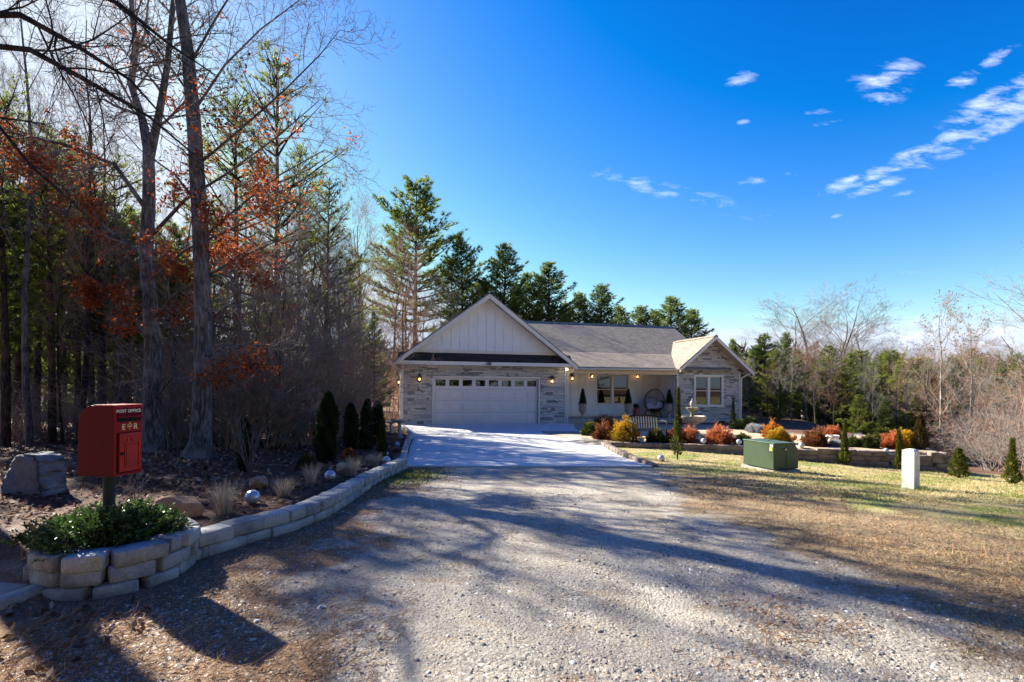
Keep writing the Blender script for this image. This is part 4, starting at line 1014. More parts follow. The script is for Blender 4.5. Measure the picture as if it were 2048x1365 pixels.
o = empty('garden_bench', (0, 0, 0)); tag(o, 'black metal garden bench with a bowed slatted back behind the low garden wall', 'bench')
bx, by = at(1287, 860, 15.65).x, 15.65; o.location = (bx, by, gz(bx, by)); o.rotation_euler = (0, 0, R(14))
m = MB(); Wb = .58
def arc(x): return .75+.055*(1-(x/Wb)**2)
m.tube([(x, .16+.02*0, arc(x)) for x in np.linspace(-Wb, Wb, 13)], .022, 6); m.bar((-Wb, .10, .38), (Wb, .10, .38), .03, .03)
for k in range(13):
    x = -Wb+.05+k*(2*Wb-.10)/12; m.bar((x, .10, .38), (x, .16, arc(x)), .050, .012, (1, 0, 0))
m.build('backrest', M['black_metal'], o)
m = MB()
for k in range(7): m.bar((-Wb, -.34+k*.07, .37-.004*k), (Wb, -.34+k*.07, .37-.004*k), .05, .014)
m.build('seat', M['black_metal'], o)
for sx in (-Wb, Wb):
    m = MB(); m.tube([(sx, .16, .77), (sx, .11, .38), (sx, .17, .22), (sx, .22, 0)], .02, 6); m.build('leg', M['black_metal'], o)
    m = MB(); m.tube([(sx, -.38, 0), (sx, -.36, .38), (sx, -.37, .56)], .02, 6); m.build('leg', M['black_metal'], o)
    m = MB(); m.tube([(sx, .13, .62), (sx, -.1, .65), (sx, -.30, .645), (sx, -.40, .62), (sx, -.42, .57), (sx, -.38, .55)], .022, 6); m.build('armrest', simple('bench_arm_metal', (.09, .085, .085), .3, .7), o)

c0 = gp(1547, 944); o = empty('transformer_box', c0, R(0)); tag(o, 'green metal utility transformer box standing on the lawn before the garden wall', 'utility box')
D0_ = c0.y; zt = c0.z
def onz(px, Dd): return Vector((ray(px, 900).x*Dd, Dd, 0))
A1 = onz(1488, D0_*1.075); A0 = Vector((c0.x, c0.y, 0)); B1 = onz(1600, D0_*1.015)
u1 = (A1-A0); l1 = u1.length; u1.normalize(); u2 = (B1-A0); l2 = u2.length
n2 = Vector((-u1.y, u1.x, 0)); n2 = n2 if n2.dot(u2) > 0 else -n2
Hh = (944-889)/F*D0_
o.rotation_euler = (0, 0, math.atan2(-u1.y, -u1.x))   # local x points from far end to the near corner
# local: corner at origin, body extends to -x (long side, facing the camera-left) and to its right side
side = 1 if (Matrix.Rotation(-o.rotation_euler[2], 3, 'Z') @ n2).y > 0 else -1
L1, L2 = max(l1, .85), l2*1.02
tg = simple('transformer_green', (.040, .066, .034), .45, 0, .06, 5, .05)
tgd = simple('transformer_seam', (.03, .05, .025), .6)
m = MB(); y1_ = side*L2
m.prism([(0, .04), (y1_, .04), (y1_, Hh*.72), (y1_*.97, Hh*.80), (y1_*.86, Hh*.97), (y1_*.80, Hh), (0, Hh*1.0)], 'x', -L1, 0)
m.build('cabinet', tg, o, bevel=.012)
m = MB(); m.prism([(-.012*side, Hh-.002), (y1_*.82, Hh-.002), (y1_*.80, Hh+.022), (-.012*side, Hh+.022)], 'x', -L1-.012, .014); m.build('lid', simple('transformer_lid', (.065, .10, .055), .4, 0, .06, 5), o, bevel=.006)
m = MB(); m.box(.002, .006, min(y1_*.50, y1_*.505)-.003, max(y1_*.50, y1_*.505)+.003, .10, Hh-.02); m.build('door_seam', tgd, o)
m = MB(); m.tube([(0, y1_*.44, Hh*.80), (.035, y1_*.44, Hh*.80)], .02, 8); m.build('lock', simple('steel', (.5, .5, .5), .4, .8), o)
m = MB(); a_ = -side*.003
m.add([(-.10, a_, Hh-.06), (-.02, a_, Hh-.06), (-.02, a_, Hh-.015), (-.10, a_, Hh-.015)], [(0, 1, 2, 3)]); m.build('white_label', simple('label_white', (.8, .8, .75), .5), o)
m = MB(); m.add([(-.11, a_, Hh-.15), (-.035, a_, Hh-.15), (-.035, a_, Hh-.07), (-.11, a_, Hh-.07)], [(0, 1, 2, 3)]); m.build('warning_label', simple('label_yellow', (.65, .60, .12), .5), o)
m = MB(); m.box(-L1-.03, .03, min(-side*.03, y1_+side*.03), max(-side*.03, y1_+side*.03), -.12, .02); m.build('pad', M['block'], o)
m = MB(); m.tube([(-L1*.45, y1_*.35, Hh+.02), (-L1*.45, y1_*.35, Hh+.045), (-L1*.45+.05, y1_*.35, Hh+.055)], .012, 6); m.build('lifting_eye', tg, o)

c0 = gp(1821, 978); Hm = (978-898)/F*c0.y; wm = 27/F*c0.y
o = empty('marker_post', c0, R(28)); tag(o, 'white concrete marker post with chamfered top standing alone on the lawn', 'marker post')
w = wm*.40; prof = []
mk = NT('marker_concrete'); zc = mk.n('ShaderNodeSeparateXYZ', {0: mk.obj()}).outputs[2]
mcol = mk.mix(mk.ramp(mk.math('ADD', mk.math('MULTIPLY', zc, -3), mk.noise(11, 4)), [(.35, 0.), (.6, .8)]), mk.ramp(mk.noise(8, 6), [(.3, (.50, .49, .47)), (.6, (.70, .69, .67))]), (.38, .33, .27))
mk = mk.pbr(mcol, .85, 0, mk.bump(mk.noise(50, 5), .5, .006))
m = MB(); lv = [(1.0, -.06), (1.0, Hm*.90), (.90, Hm*.955), (.62, Hm*.99), (.3, Hm)]
vs = []
for k_, z_ in lv: vs += [(-w*k_, -w*k_, z_), (w*k_, -w*k_, z_), (w*k_, w*k_, z_), (-w*k_, w*k_, z_)]
fs = [(i*4+j, i*4+(j+1) % 4, i*4+4+(j+1) % 4, i*4+4+j) for i in range(len(lv)-1) for j in range(4)]+[(16, 17, 18, 19)]
m.add(vs, fs); m.build('post', mk, o, bevel=.004)
m = MB(); m.box(w-.001, w+.004, -w*.5, w*.5, Hm*.62, Hm*.80); pl_ = m.build('inset_plate', simple('plate_grey', (.36, .33, .30), .8, 0, .2, 20), o)

# ------------------------------------------------------------------ the post box
BD = 3.70; cb = at(227.6, 954.7, BD); ks = BD/3.99
wdir = Vector((.15, .989, 0)).normalized(); bdir = Vector((-.989, .15, 0)).normalized()
bw, bd_, bh = .246*ks, .335*ks, .572*ks
# local frame: x = along the door from near edge to far edge, y = backwards, z up; origin at the box's near bottom front corner
o = empty('post_box', (cb.x, cb.y, 0)); tag(o, 'red cast iron post box with gold lettering on a dark post in the planter', 'post box')
o.matrix_world = Matrix(((wdir.x, bdir.x, 0, cb.x), (wdir.y, bdir.y, 0, cb.y), (0, 0, 1, cb.z), (0, 0, 0, 1)))
red = simple('red_paint_shaded_side', (.12, .0014, .005), .5, 0, .12, 6, .06, 90, .15)  # one red paint throughout; the case is darkened to paint in its shade
redm = simple('red_paint_lit_front', (.32, .004, .010), .45, 0, .12, 8, .06, 90, .2)  # same red, brightened so the front looks lit
redd = simple('red_paint_lit_door', (.46, .012, .008), .45, 0, .2, 14, .1, 60, .35)  # same red again, brightest, with the light on the door painted in
prof = [(0, 0), (bd_, 0), (bd_, bh*.74)]
for k in range(1, 9):
    a_ = R(90)*k/8; prof.append((bd_-.42*bd_*(1-math.cos(a_)), bh*.74+bh*.255*math.sin(a_)))
prof.append((0, bh))
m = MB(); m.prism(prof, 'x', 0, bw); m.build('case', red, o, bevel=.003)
# raised border round the front
m = MB(); f = .006
for (x0, x1, z0, z1) in ((0, bw, bh*.955, bh*1.0), (0, bw, .0, bh*.03), (0, .012, bh*.03, bh*.955), (bw-.012, bw, bh*.03, bh*.955)): m.box(x0, x1, -f, .001, z0, z1)
m.build('front_border', redm, o, bevel=.0015)
m = MB(); m.prism([(0, bh+.003), (-.012, bh+.001), (-.012, bh-.006), (.0, bh-.008), (bd_*.55, bh-.008), (bd_*.55, bh+.003)], 'x', -.004, bw+.004); m.build('top_lip', redm, o, bevel=.0015)
# slot with hood
m = MB(); m.box(bw*.10, bw*.92, -.0015, .002, bh*.765, bh*.835); m.build('letter_slot', simple('slot_black', (.004, .003, .003), .8), o)
m = MB(); m.prism([(.0, bh*.865), (-.030, bh*.838), (-.030, bh*.825), (0, bh*.835)], 'x', bw*.07, bw*.97); m.build('slot_hood', redm, o, bevel=.001)
m = MB(); m.box(bw*.05, bw*.97, -.008, .001, bh*.615, bh*.760); m.build('lettering_panel', redm, o, bevel=.002)
m = MB(); x0, x1 = bw*.14, bw*.93; dz0, dz1 = bh*.055, bh*.60
m.box(x0, x1, -.016, .0, dz0, dz1); door = m.build('door', redd, o, bevel=.003)
m = MB()
for (a, b, c, d) in ((bw*.30, bw*.86, bh*.455, bh*.475), (bw*.30, bw*.86, bh*.105, bh*.125), (bw*.30, bw*.34, bh*.125, bh*.455), (bw*.82, bw*.86, bh*.125, bh*.455)): m.box(a, b, -.021, -.0155, c, d)
m.box(bw*.36, bw*.76, -.0205, -.0155, bh*.15, bh*.44)
for a in (.40, .56): m.box(bw*a, bw*(a+.06), -.021, -.0155, bh*.475, bh*.535)
m.build('door_moulding', redd, door, bevel=.001)
m = MB(); m.box(bw*.10, bw*.136, -.002, .001, dz0, dz1); m.build('door_gap', simple('gap_black', (.01, .004, .004), .9), o)
m = MB(); m.tube([(bw*.20, -.015, bh*.315), (bw*.20, -.035, bh*.315)], .012, 10); m.box(bw*.13, bw*.20, -.034, -.027, bh*.308, bh*.322); m.build('door_latch', M['black_metal'], door)
gold = simple('gold_lettering', (.80, .62, .28), .4, .3, .05, 20)
cream = simple('cream_lettering', (.82, .74, .56), .5, 0, .05, 20)
def put_text(s, size, x, z, mt, nm, sp=1.0, bold=0, y=-.0085):
    q = link(nm, text_mesh(s, size, .0012, nm, sp, bold), mt, o); q.location = (x, y, z); q.rotation_euler = (R(90), 0, 0); return q
put_text('POST OFFICE', .0345*ks, bw*.5, bh*.912, cream, 'post_office_lettering', 1.12, .0012, -.004)
put_text('E', .066*ks, bw*.29, bh*.685, gold, 'cypher_letter', 1, .001, -.0095); put_text('R', .066*ks, bw*.73, bh*.685, gold, 'cypher_letter', 1, .001, -.0095)
m = MB(); cx_, cz_ = bw*.515, bh*.705
def disc(m, x, z, r_, n=10): m.prism([(x+r_*math.cos(2*math.pi*k/n), z+r_*math.sin(2*math.pi*k/n)) for k in range(n)], 'y', -.0105, -.008)
m.box(cx_-.018, cx_+.018, -.0105, -.008, cz_-.012, cz_-.006)
for k in range(5):
    a_ = R(180)*(k/4); m.tube([(cx_+.016*math.cos(a_), -.009, cz_-.005), (cx_+.021*math.cos(a_), -.009, cz_+.010*abs(math.sin(a_))+.006), (cx_+.006*math.cos(a_), -.009, cz_+.012)], .0022, 5)
disc(m, cx_, cz_+.017, .0035); m.box(cx_-.0014, cx_+.0014, -.0105, -.008, cz_+.018, cz_+.028); m.box(cx_-.005, cx_+.005, -.0105, -.008, cz_+.0215, cz_+.0245)
m.box(cx_-.004, cx_-.0015, -.0105, -.008, cz_-.031, cz_-.022); m.box(cx_+.0015, cx_+.004, -.0105, -.008, cz_-.031, cz_-.022)
m.build('crown_emblem', gold, o)
m = MB(); m.tube([(bw*.42, bd_*.46, .0), (bw*.42, bd_*.46, -.95)], .042*ks, 20); m.build('post', simple('dark_post_paint', (.016, .020, .026), .6, 0, .15, 5), o, True)

# ------------------------------------------------------------------ planter and low walls on the left
pc = (-2.86, 3.66); Rp = .40
ring = [(pc[0]+Rp*math.cos(a_)*.95, pc[1]+Rp*math.sin(a_)) for a_ in np.linspace(0, 2*math.pi, 48, endpoint=False)]
course_wall('planter_wall', ring, lambda s: .285, 3, 'round planter of tumbled grey blocks under the red post box', 'planter', H=.105, L=.26, Dp=.19, seed=3, closed=True)
m = MB(); m.lathe([(Rp+.02, .0), (Rp*1.0, .235), (.2, .25), (.01, .255)], 30, (pc[0], pc[1], 0)); o = m.build('planter_soil', simple('dark_soil', (.035, .024, .018), .95, 0, .4, 25, .8, 50), None); tag(o, 'dark soil filling the round block planter', 'soil', kind='structure')
wp = [(-2.54, 3.98), (-2.16, 4.75), (-2.02, 5.3), (-2.04, 6.0), (-2.10, 6.9), (-2.16, 8.0), (-2.20, 9.0), (-2.20, 10.1)]
course_wall('low_block_wall', wp, lambda s: float(np.interp(s, [0, 1.5, 3, 4.5, 6.3], [.20, .18, .10, -.01, -.11])), 3, 'long low wall of grey blocks edging the mulch bed beside the gravel', H=.112, L=.27, Dp=.20, seed=5, zf=lambda x, y: gz(x+.3, y)-.09)
eb = [(-2.22, 10.25), (-2.30, 11.2), (-2.56, 12.6), (-2.88, 14.4), (-3.16, 16.2), (-3.56, 18.0), (-4.11, 19.8), (-4.5, 21.0)]
eb = [(a-.12, b) for a, b in eb]
course_wall('driveway_edging', eb, lambda s: float(np.interp(s, [0, 11], [-.20, -.32])), 1, 'single curved row of grey edging blocks along the left side of the concrete driveway', 'edging', H=.10, L=.30, Dp=.14, seed=6)
st = [(-3.95, 3.30), (-2.98, 3.10)]
course_wall('low_block_wall', st, lambda s: .085, 1, 'short block run at the left foot of the round planter', H=.14, L=.48, Dp=.26, seed=8)

# right side: edging by the driveway and the long garden wall
er = [(3.10, 10.75), (3.02, 11.5), (2.92, 12.6), (2.85, 14.0), (2.80, 15.5), (2.76, 17.5), (2.76, 19.5)]
course_wall('driveway_edging', er, lambda s: float(np.interp(s, [0, 3, 8.8], [-.27, -.30, -.36])), 1, 'row of tan edging stones along the right side of the concrete driveway', 'edging', mat='block_tan', H=.12, L=.34, Dp=.15, seed=9)
gw = [(x_, float(ywall(x_))+.13) for x_ in np.linspace(3.05, 11.8, 40)]+[(11.86, 13.9), (12.1, 14.6), (12.3, 15.3)]
def gtop(s):
    return float(np.interp(s, [0, 3.9, 3.91, 5.6, 5.61, 7.6, 7.61, 8.6, 8.61, 12], [-.30, -.30, -.36, -.36, -.30, -.33, -.40, -.42, -.33, -.35]))
course_wall('garden_wall', gw, gtop, 6, 'long curving tan block wall holding the raised shrub garden above the lawn', mat='block_tan', H=.145, L=.34, Dp=.20, seed=10, zf=lambda x, y: gz(x, y-.45)-.10)

# ------------------------------------------------------------------ left bed: evergreens, stones, globes, grasses
def up(px, ybase, ytop, wpx, D=None):
    p = gp(px, ybase) if D is None else Vector((at(px, ybase, D).x, D, gz(at(px, ybase, D).x, D)))
    return p, (ybase-ytop)/F*p.y, wpx/F*p.y
for (px, yb, yt, w, prof, mt, lab, sd) in (
    (652, 926, 783, 45, 'column', 'arbor', 'largest dark green arborvitae column in the mulch bed, nearest the gravel', 1),
    (703, 899, 806, 32, 'column', 'arbor', 'dark arborvitae column just behind the tall nearest one', 2),
    (731, 895, 797, 27, 'column', 'arbor', 'narrow dark arborvitae column, second from the house end of the row', 3),
    (756, 874, 801, 26, 'column', 'arbor', 'blunt topped arborvitae column at the house end of the row', 4),
    (763, 916, 838, 25, 'cone', 'arbor_gold', 'sparse olive green young conifer beside the bird bath', 5),
    (490, 944, 838, 27, 'column', 'arbor', 'shaded dark arborvitae wrapped by bare stems before the thicket', 6)):
    p, H_, W_ = up(px, yb, yt, w); cone_conifer('arborvitae', *p, H_*.97, W_*.80, mt, lab, sd, prof, lean=.03 if sd % 2 else -.02, group='evergreen columns in the left bed', blade=.055 if sd < 5 else .06)
for (px, yb, yt, w, mt, lab, sd) in (
    (612, 939, 908, 29, 'boxgreen', 'small green and gold tufted shrub left of the tallest arborvitae', 11), (698, 923, 898, 26, 'rust', 'little bronze tinged round shrub in front of the arborvitae columns', 12),
    (732, 898, 882, 20, 'boxgreen', 'tiny bronze shrub at the foot of the narrow arborvitae', 13), (749, 888, 872, 14, 'rust', 'tiny red brown shrub beside the blunt arborvitae', 14)):
    p, H_, W_ = up(px, yb, yt, w); round_shrub('low_shrub', *p, W_, H_, mt, lab, sd, blade=.055, bw=.28, group='low shrubs in the left bed')
def rock(name, px, yb, wpx, hpx, mat, label, seed, flat=1.0, D=None, depth=.8, lumps=.22, cat='rock'):
    p, H_, W_ = up(px, yb, yb-hpx, wpx, D); r = rng(seed); m = MB(); n, k = 30, 18
    m.sphere((0, 0, 0), 1, n, k); v = np.array(m.v)
    # planes cut off a ball make a faceted boulder
    for _ in range(16):
        q = r.normal(0, 1, 3); q /= np.linalg.norm(q); dd = v@q; c = r.uniform(.62, .86); over = dd > c; v[over] -= np.outer(dd[over]-c, q)
    v += .05*np.sin(v[:, [1, 2, 0]]*7+seed)*lumps*3; v += r.normal(0, .008, v.shape)
    v /= (np.abs(v).max(0)+1e-6)
    v = v*np.array([W_/2, W_/2*depth, H_*.62])+np.array([0, 0, H_*.38])
    m.v = [tuple(a) for a in v]; me = m.mesh(name, True); o = link(name, me, mat, None, p); tag(o, label, cat); return o
def rock_mat(name, c0, c1, c2=None):
    n = NT(name); f = n.noise(6, 7, .7, None, .6); g = n.noise(40, 5, .7); c = n.ramp(f, [(.32, c0), (.66, c1)]); c = n.mix(n.ramp(n.noise(3, 3), [(.5, 0.), (.62, .7)]), c, c2 or c0)
    return n.pbr(c, .9, 0, n.bump(n.math('ADD', f, n.math('MULTIPLY', g, .5)), .9, .03), .2)
tanr = rock_mat('tan_sandstone', (.32, .16, .085), (.55, .36, .23), (.42, .24, .14)); greyr = rock_mat('grey_boulder', (.13, .13, .145), (.24, .24, .26), (.18, .17, .17))
redr = rock_mat('red_stone', (.16, .07, .06), (.30, .16, .13)); palr = rock_mat('pale_stone', (.40, .29, .17), (.62, .48, .32), (.5, .38, .26))
rock('boulder', 356, 1031, 112, 40, tanr, 'long low tan sandstone boulder behind the round planter', 3, depth=.45)
rock('boulder', 514, 979, 40, 30, tanr, 'small square tan boulder between the grass clumps and the bare shrub', 4)
rock('boulder', 688, 948, 37, 22, palr, 'pale yellow stone beside the wall behind a grass clump', 5); rock('boulder', 739, 926, 27, 18, tanr, 'orange tan stone at the foot of the olive conifer', 6)
rock('boulder', 790, 903, 26, 11, redr, 'dark red flat stone below the bird bath', 7)
# standing stone
p, H_, W_ = up(66, 986, 900, 100)
m = MB(); pr = [(-.50, 0), (-.42, .30), (-.33, .55), (-.24, .80), (-.14, .98), (.06, 1.02), (.30, .98), (.41, .86), (.42, .55), (.47, .20), (.50, .05), (.48, 0)]
import bmesh as _bm
m.prism([(a*W_, b*H_) for a, b in pr], 'y', -.13, .16); me = m.mesh('standing_stone'); bm = _bm.new(); bm.from_mesh(me)
_bm.ops.bevel(bm, geom=list(bm.edges), offset=.035, segments=2, affect='EDGES', clamp_overlap=True); _bm.ops.triangulate(bm, faces=bm.faces); _bm.ops.subdivide_edges(bm, edges=list(bm.edges), cuts=2, use_grid_fill=True)
rs = random.Random(3)
for v in bm.verts: v.co += Vector((rs.uniform(-1, 1), rs.uniform(-1, 1)+.9*math.sin(v.co.x*11+v.co.z*8), rs.uniform(-1, 1)))*.009
bm.to_mesh(me); bm.free(); [setattr(q, 'use_smooth', True) for q in me.polygons]
tag(link('standing_stone', me, greyr, None, p+Vector((0, 0, -.04)), R(-8)), 'upright blue grey slab boulder at the forest edge left of the post box', 'rock')
# glass globes
def globe_mat():
    n = NT('cracked_globe'); v = n.n('ShaderNodeTexVoronoi', {'Vector': n.obj(), 'Scale': 38}, feature='DISTANCE_TO_EDGE').outputs[0]
    c = n.mix(n.ramp(v, [(.02, 1.), (.07, 0.)]), (.42, .44, .50), (.80, .80, .82)); return n.pbr(c, .18, .35, n.bump(v, .5, .01), .7)
GLB = globe_mat()
def globe(px, yc, rpx, label, on=None):
    p = gp(px, yc+rpx*.9); r_ = rpx/F*p.y; m = MB(); m.sphere((0, 0, r_*.93), r_, 20, 14); o = m.build('garden_globe', GLB, None, True); o.location = p if on is None else (p.x, p.y, on); tag(o, label, 'garden globe', 'silvery glass garden globes')
for a in ((505, 995, 14.5, 'largest crackled silver globe, beside the grass clump nearest the post box'), (660, 952, 11, 'silver globe at the wall below the tallest arborvitae'),
          (772, 922, 9, 'silver globe at the corner where the low wall meets the driveway'), (772, 908, 5, 'small silver globe behind the larger one at the driveway corner'), (794, 890, 6, 'silver globe at the foot of the bird bath')): globe(*a)
for (px, yb, w, h, lab, sd) in ((447, 1028, 66, 66, 'nearest pale dry grass clump beside the largest globe', 1), (567, 995, 50, 38, 'dry grass clump behind the tan square boulder', 2), (622, 971, 40, 44, 'dry grass clump with upright stems next to the blue globe', 3),
                                (703, 952, 46, 38, 'dry grass clump in front of the pale yellow stone', 4), (748, 934, 38, 28, 'farthest dry grass clump at the olive conifer', 5)):
    p, H_, W_ = up(px, yb, yb-h, w); grass_clump('grass_clump', *p, W_*1.7, H_, lab, sd, n=260, group='dry grass clumps in the left bed')
# bird bath and stone bench behind
def bird_bath(px, yb, ytop, w, lab, D):
    p, H_, W_ = up(px, yb, ytop, w, D); o = empty('bird_bath', p); tag(o, lab, 'bird bath')
    r_ = W_/2; m = MB(); m.lathe([(.45*r_, 0), (.5*r_, .05*H_), (.36*r_, .12*H_), (.22*r_, .22*H_), (.18*r_, .45*H_), (.24*r_, .62*H_), (.20*r_, .72*H_), (.34*r_, .83*H_)], 20); m.build('pedestal', M['fount'], o, True)
    m = MB(); m.lathe([(.30*r_, .82*H_), (.70*r_, .87*H_), (.98*r_, .93*H_), (1.0*r_, H_), (.90*r_, H_), (.6*r_, .94*H_), (.01, .92*H_)], 26); m.build('bowl', M['fount'], o, True)
bird_bath(799, 886, 848, 31, 'weathered stone bird bath on a pedestal beside the driveway edging', 16.5)
bird_bath(782, 876, 852, 24, 'lower stone bowl stand behind the pedestal bird bath', 18.2)
# small white topped stake
p = gp(630, 866); m = MB(); m.tube([(0, 0, 0), (0, 0, .55)], .012, 6); m.sphere((0, 0, .57), .03, 8, 6); o = m.build('marker_stake', simple('pale_stake', (.5, .46, .42), .7)); o.location = p; tag(o, 'thin pale stake with round top in the leaves behind the bed', 'stake')
# bare little shrubs
def stems_shrub(name, px, yb, h, w, mat, lab, sd, n=9, cat='shrub', kids=(0, 5, 3), rad=.006, D=None):
    p, H_, W_ = up(px, yb, yb-h, w, D); r = rng(sd); out = []
    for i in range(n):
        a_ = r.uniform(0, 6.28); grow(r, (0, 0, -.02), (math.cos(a_)*W_/H_*.5, math.sin(a_)*W_/H_*.5, 1), H_*r.uniform(.7, 1.05), rad, 1, 3, out, dict(seg=(6, 8, 4, 3), taper=(.3, .35, .4, .5), wander=(.06, .08, .1, .1), up=(0, .04, .06, .05), kids=kids+(0,), start=(.3, .35, .3, .3), angle=(35, 35, 35, 30), rk=(.6, .6, .7, .7), lk=(.5, .35, .5, .5), short=(.3, .3, .3, .3), rmin=.0015))
    o = empty(name, p); tag(o, lab, cat); link('stems', limbs_mesh('stems', out, (5, 5, 3, 3)), mat, o); return o
M['pale_stem'] = simple('pale_stems', (.17, .13, .11), .8, 0, .2, 4)
stems_shrub('bare_shrub', 270, 1006, 62, 50, M['twig_grey'], 'small vase shaped bare shrub behind the post box post', 3, 9, kids=(0, 2, 2), rad=.004)
stems_shrub('bare_shrub', 500, 950, 130, 90, M['pale_stem'], 'bare pale stemmed shrub in front of the shaded arborvitae', 5, 12, rad=.009)
stems_shrub('bare_shrub', 585, 905, 75, 70, M['dry'] if False else M['pale_stem'], 'dry straw coloured twiggy bush at the thicket edge', 6, 22, rad=.005, D=12.5)

# ground cover in the planter: mound of small glossy leaves
r = rng(77); V = []
o = empty('planter_shrub', (pc[0], pc[1], .20)); tag(o, 'glossy green small leaved ground cover spilling over the block planter', 'shrub')
n = 900; th = r.uniform(0, 6.28, n); ra = np.sqrt(r.random(n)); lump = 1+.22*np.sin(th*3+1)+.12*np.sin(th*7)
X_ = ra*np.cos(th)*.345*lump+(-.07)+np.where(np.cos(th) < -.6, -.10*ra, 0); Y_ = ra*np.sin(th)*.36*lump
Zt = (.045+.15*np.sqrt(np.clip(1-ra**2.2, 0, 1))*(1+.35*np.sin(X_*9+1)*np.cos(Y_*8))); gap = np.exp(-((X_+.15)**2+(Y_-.04)**2)/.016); Z_ = Zt*r.uniform(.35, 1.1, n)*(1-.85*gap)
P0 = np.stack([X_, Y_, Z_], -1); Dd = np.stack([np.cos(th)*ra, np.sin(th)*ra, np.full(n, .9)], -1)+r.normal(0, .35, (n, 3)); Dd /= np.linalg.norm(Dd, axis=1, keepdims=True)
PP, DD, TT = [], [], []
for k in range(9):
    PP.append(P0+Dd*(.014*k)); DD.append(Dd); TT.append(np.clip(.25+.07*k+r.normal(0, .1, n), 0, 1))
PP = np.vstack(PP); DD = np.vstack(DD); TT = np.concatenate(TT)
link('leaves', fol_mesh('leaves', [blades(PP, DD, 2, .026, .015, .85, r, TT, quad=True)]), M['cover'], o)
out = [(np.array([p-[0, 0, .08], p, p+d*.13]), np.array([.003, .002, .001]), 2) for p, d in zip(P0[::2], Dd[::2])]
link('stems', limbs_mesh('stems', out, (3, 3, 3)), M['twig_brown'], o)

# ------------------------------------------------------------------ right garden
K = 'shrubs in the raised garden'
for (px, yb, yt, w, mt, lab, sd, D) in (
    (1180, 871, 842, 34, 'boxgreen', 'dark green clipped ball at the driveway end of the garden', 21, 17.6), (1207, 850, 832, 46, 'rust', 'low dark maroon shrub below the porch edge', 22, 20.6),
    (1222, 858, 840, 34, 'rust', 'maroon shrub tucked behind the rusty one', 36, 19.0),
    (1208, 882, 848, 42, 'rust', 'rust red shrub between the green ball and the big golden one', 23, 16.2), (1251, 888, 839, 54, 'gold', 'largest golden orange ball shrub in front of the bench', 24, 15.6),
    (1313, 889, 862, 36, 'boxgreen', 'small green ball with gold tips before the bench seat', 25, 15.35), (1347, 889, 863, 32, 'coral', 'coral shrub left of the slim conifer', 26, 15.5),
    (1378, 890, 860, 44, 'coral', 'coral orange feathery shrub at the fountain foot', 27, 15.4),
    (1438, 892, 857, 54, 'coral', 'widest coral red shrub above the wall near the globe', 28, 15.2), (1485, 889, 868, 29, 'boxgreen', 'small bronze green ball just left of the transformer', 29, 15.2),
    (1544, 866, 846, 30, 'orange', 'orange shrub peeking above the golden one behind the transformer', 30, 17.5), (1557, 884, 855, 46, 'gold', 'golden yellow ball shrub right behind the transformer', 31, 15.6),
    (1630, 901, 868, 44, 'rust', 'rusty orange shrub by the wall right of the transformer', 32, 14.9), (1663, 884, 857, 38, 'coral', 'bright orange coral shrub behind the white pot', 33, 16.6),
    (1707, 901, 882, 22, 'boxgreen', 'small dark green ball beside the pink flower pot', 34, 14.8), (1737, 904, 880, 32, 'boxgreen', 'bronze green ball in front at the wall bend', 35, 14.6), (1752, 897, 873, 34, 'boxgreen', 'bronze topped ball behind the front green one', 37, 15.2),
    (1782, 906, 876, 32, 'coral', 'orange coral shrub leaning on the golden one', 38, 14.6), (1807, 906, 868, 44, 'gold', 'golden shrub beside the dark cone at the wall end', 39, 14.6),
    (1480, 852, 838, 26, 'arbor', 'low dark shrub at the corner of the stone wing', 40, 22.2), (1500, 852, 833, 30, 'arbor', 'dark shrub in the shade right of the stone wing', 41, 22.6)):
    p, H_, W_ = up(px, yb, yt, w, D); H_ = max(H_, EYE+ray(px, yt).z*D-p.z)
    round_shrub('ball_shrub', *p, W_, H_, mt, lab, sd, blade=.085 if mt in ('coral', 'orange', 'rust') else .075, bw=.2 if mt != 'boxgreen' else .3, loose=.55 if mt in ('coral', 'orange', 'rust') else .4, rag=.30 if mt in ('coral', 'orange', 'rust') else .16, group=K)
for (px, yb, yt, w, lab, sd, D) in ((1399, 888, 868, 24, 'silver grey lavender clump between the two coral shrubs', 51, 15.2), (1514, 864, 850, 34, 'silvery clump in the shade near the house corner', 52, 20), (1502, 860, 849, 18, 'small silvery clump nearest the wing', 57, 21),
                                   (1672, 900, 883, 20, 'silver clump before the white pot', 53, 14.8), (1718, 886, 872, 42, 'wide silver clump behind the pink pot', 54, 16)):
    p, H_, W_ = up(px, yb, yt, w, D); H_ = max(.15, EYE+ray(px, yt).z*D-p.z); round_shrub('lavender', *p, W_, H_, 'lavender', lab, sd, blade=.10, bw=.12, loose=.5, core=False, cat='shrub', group='silver foliage clumps in the raised garden')
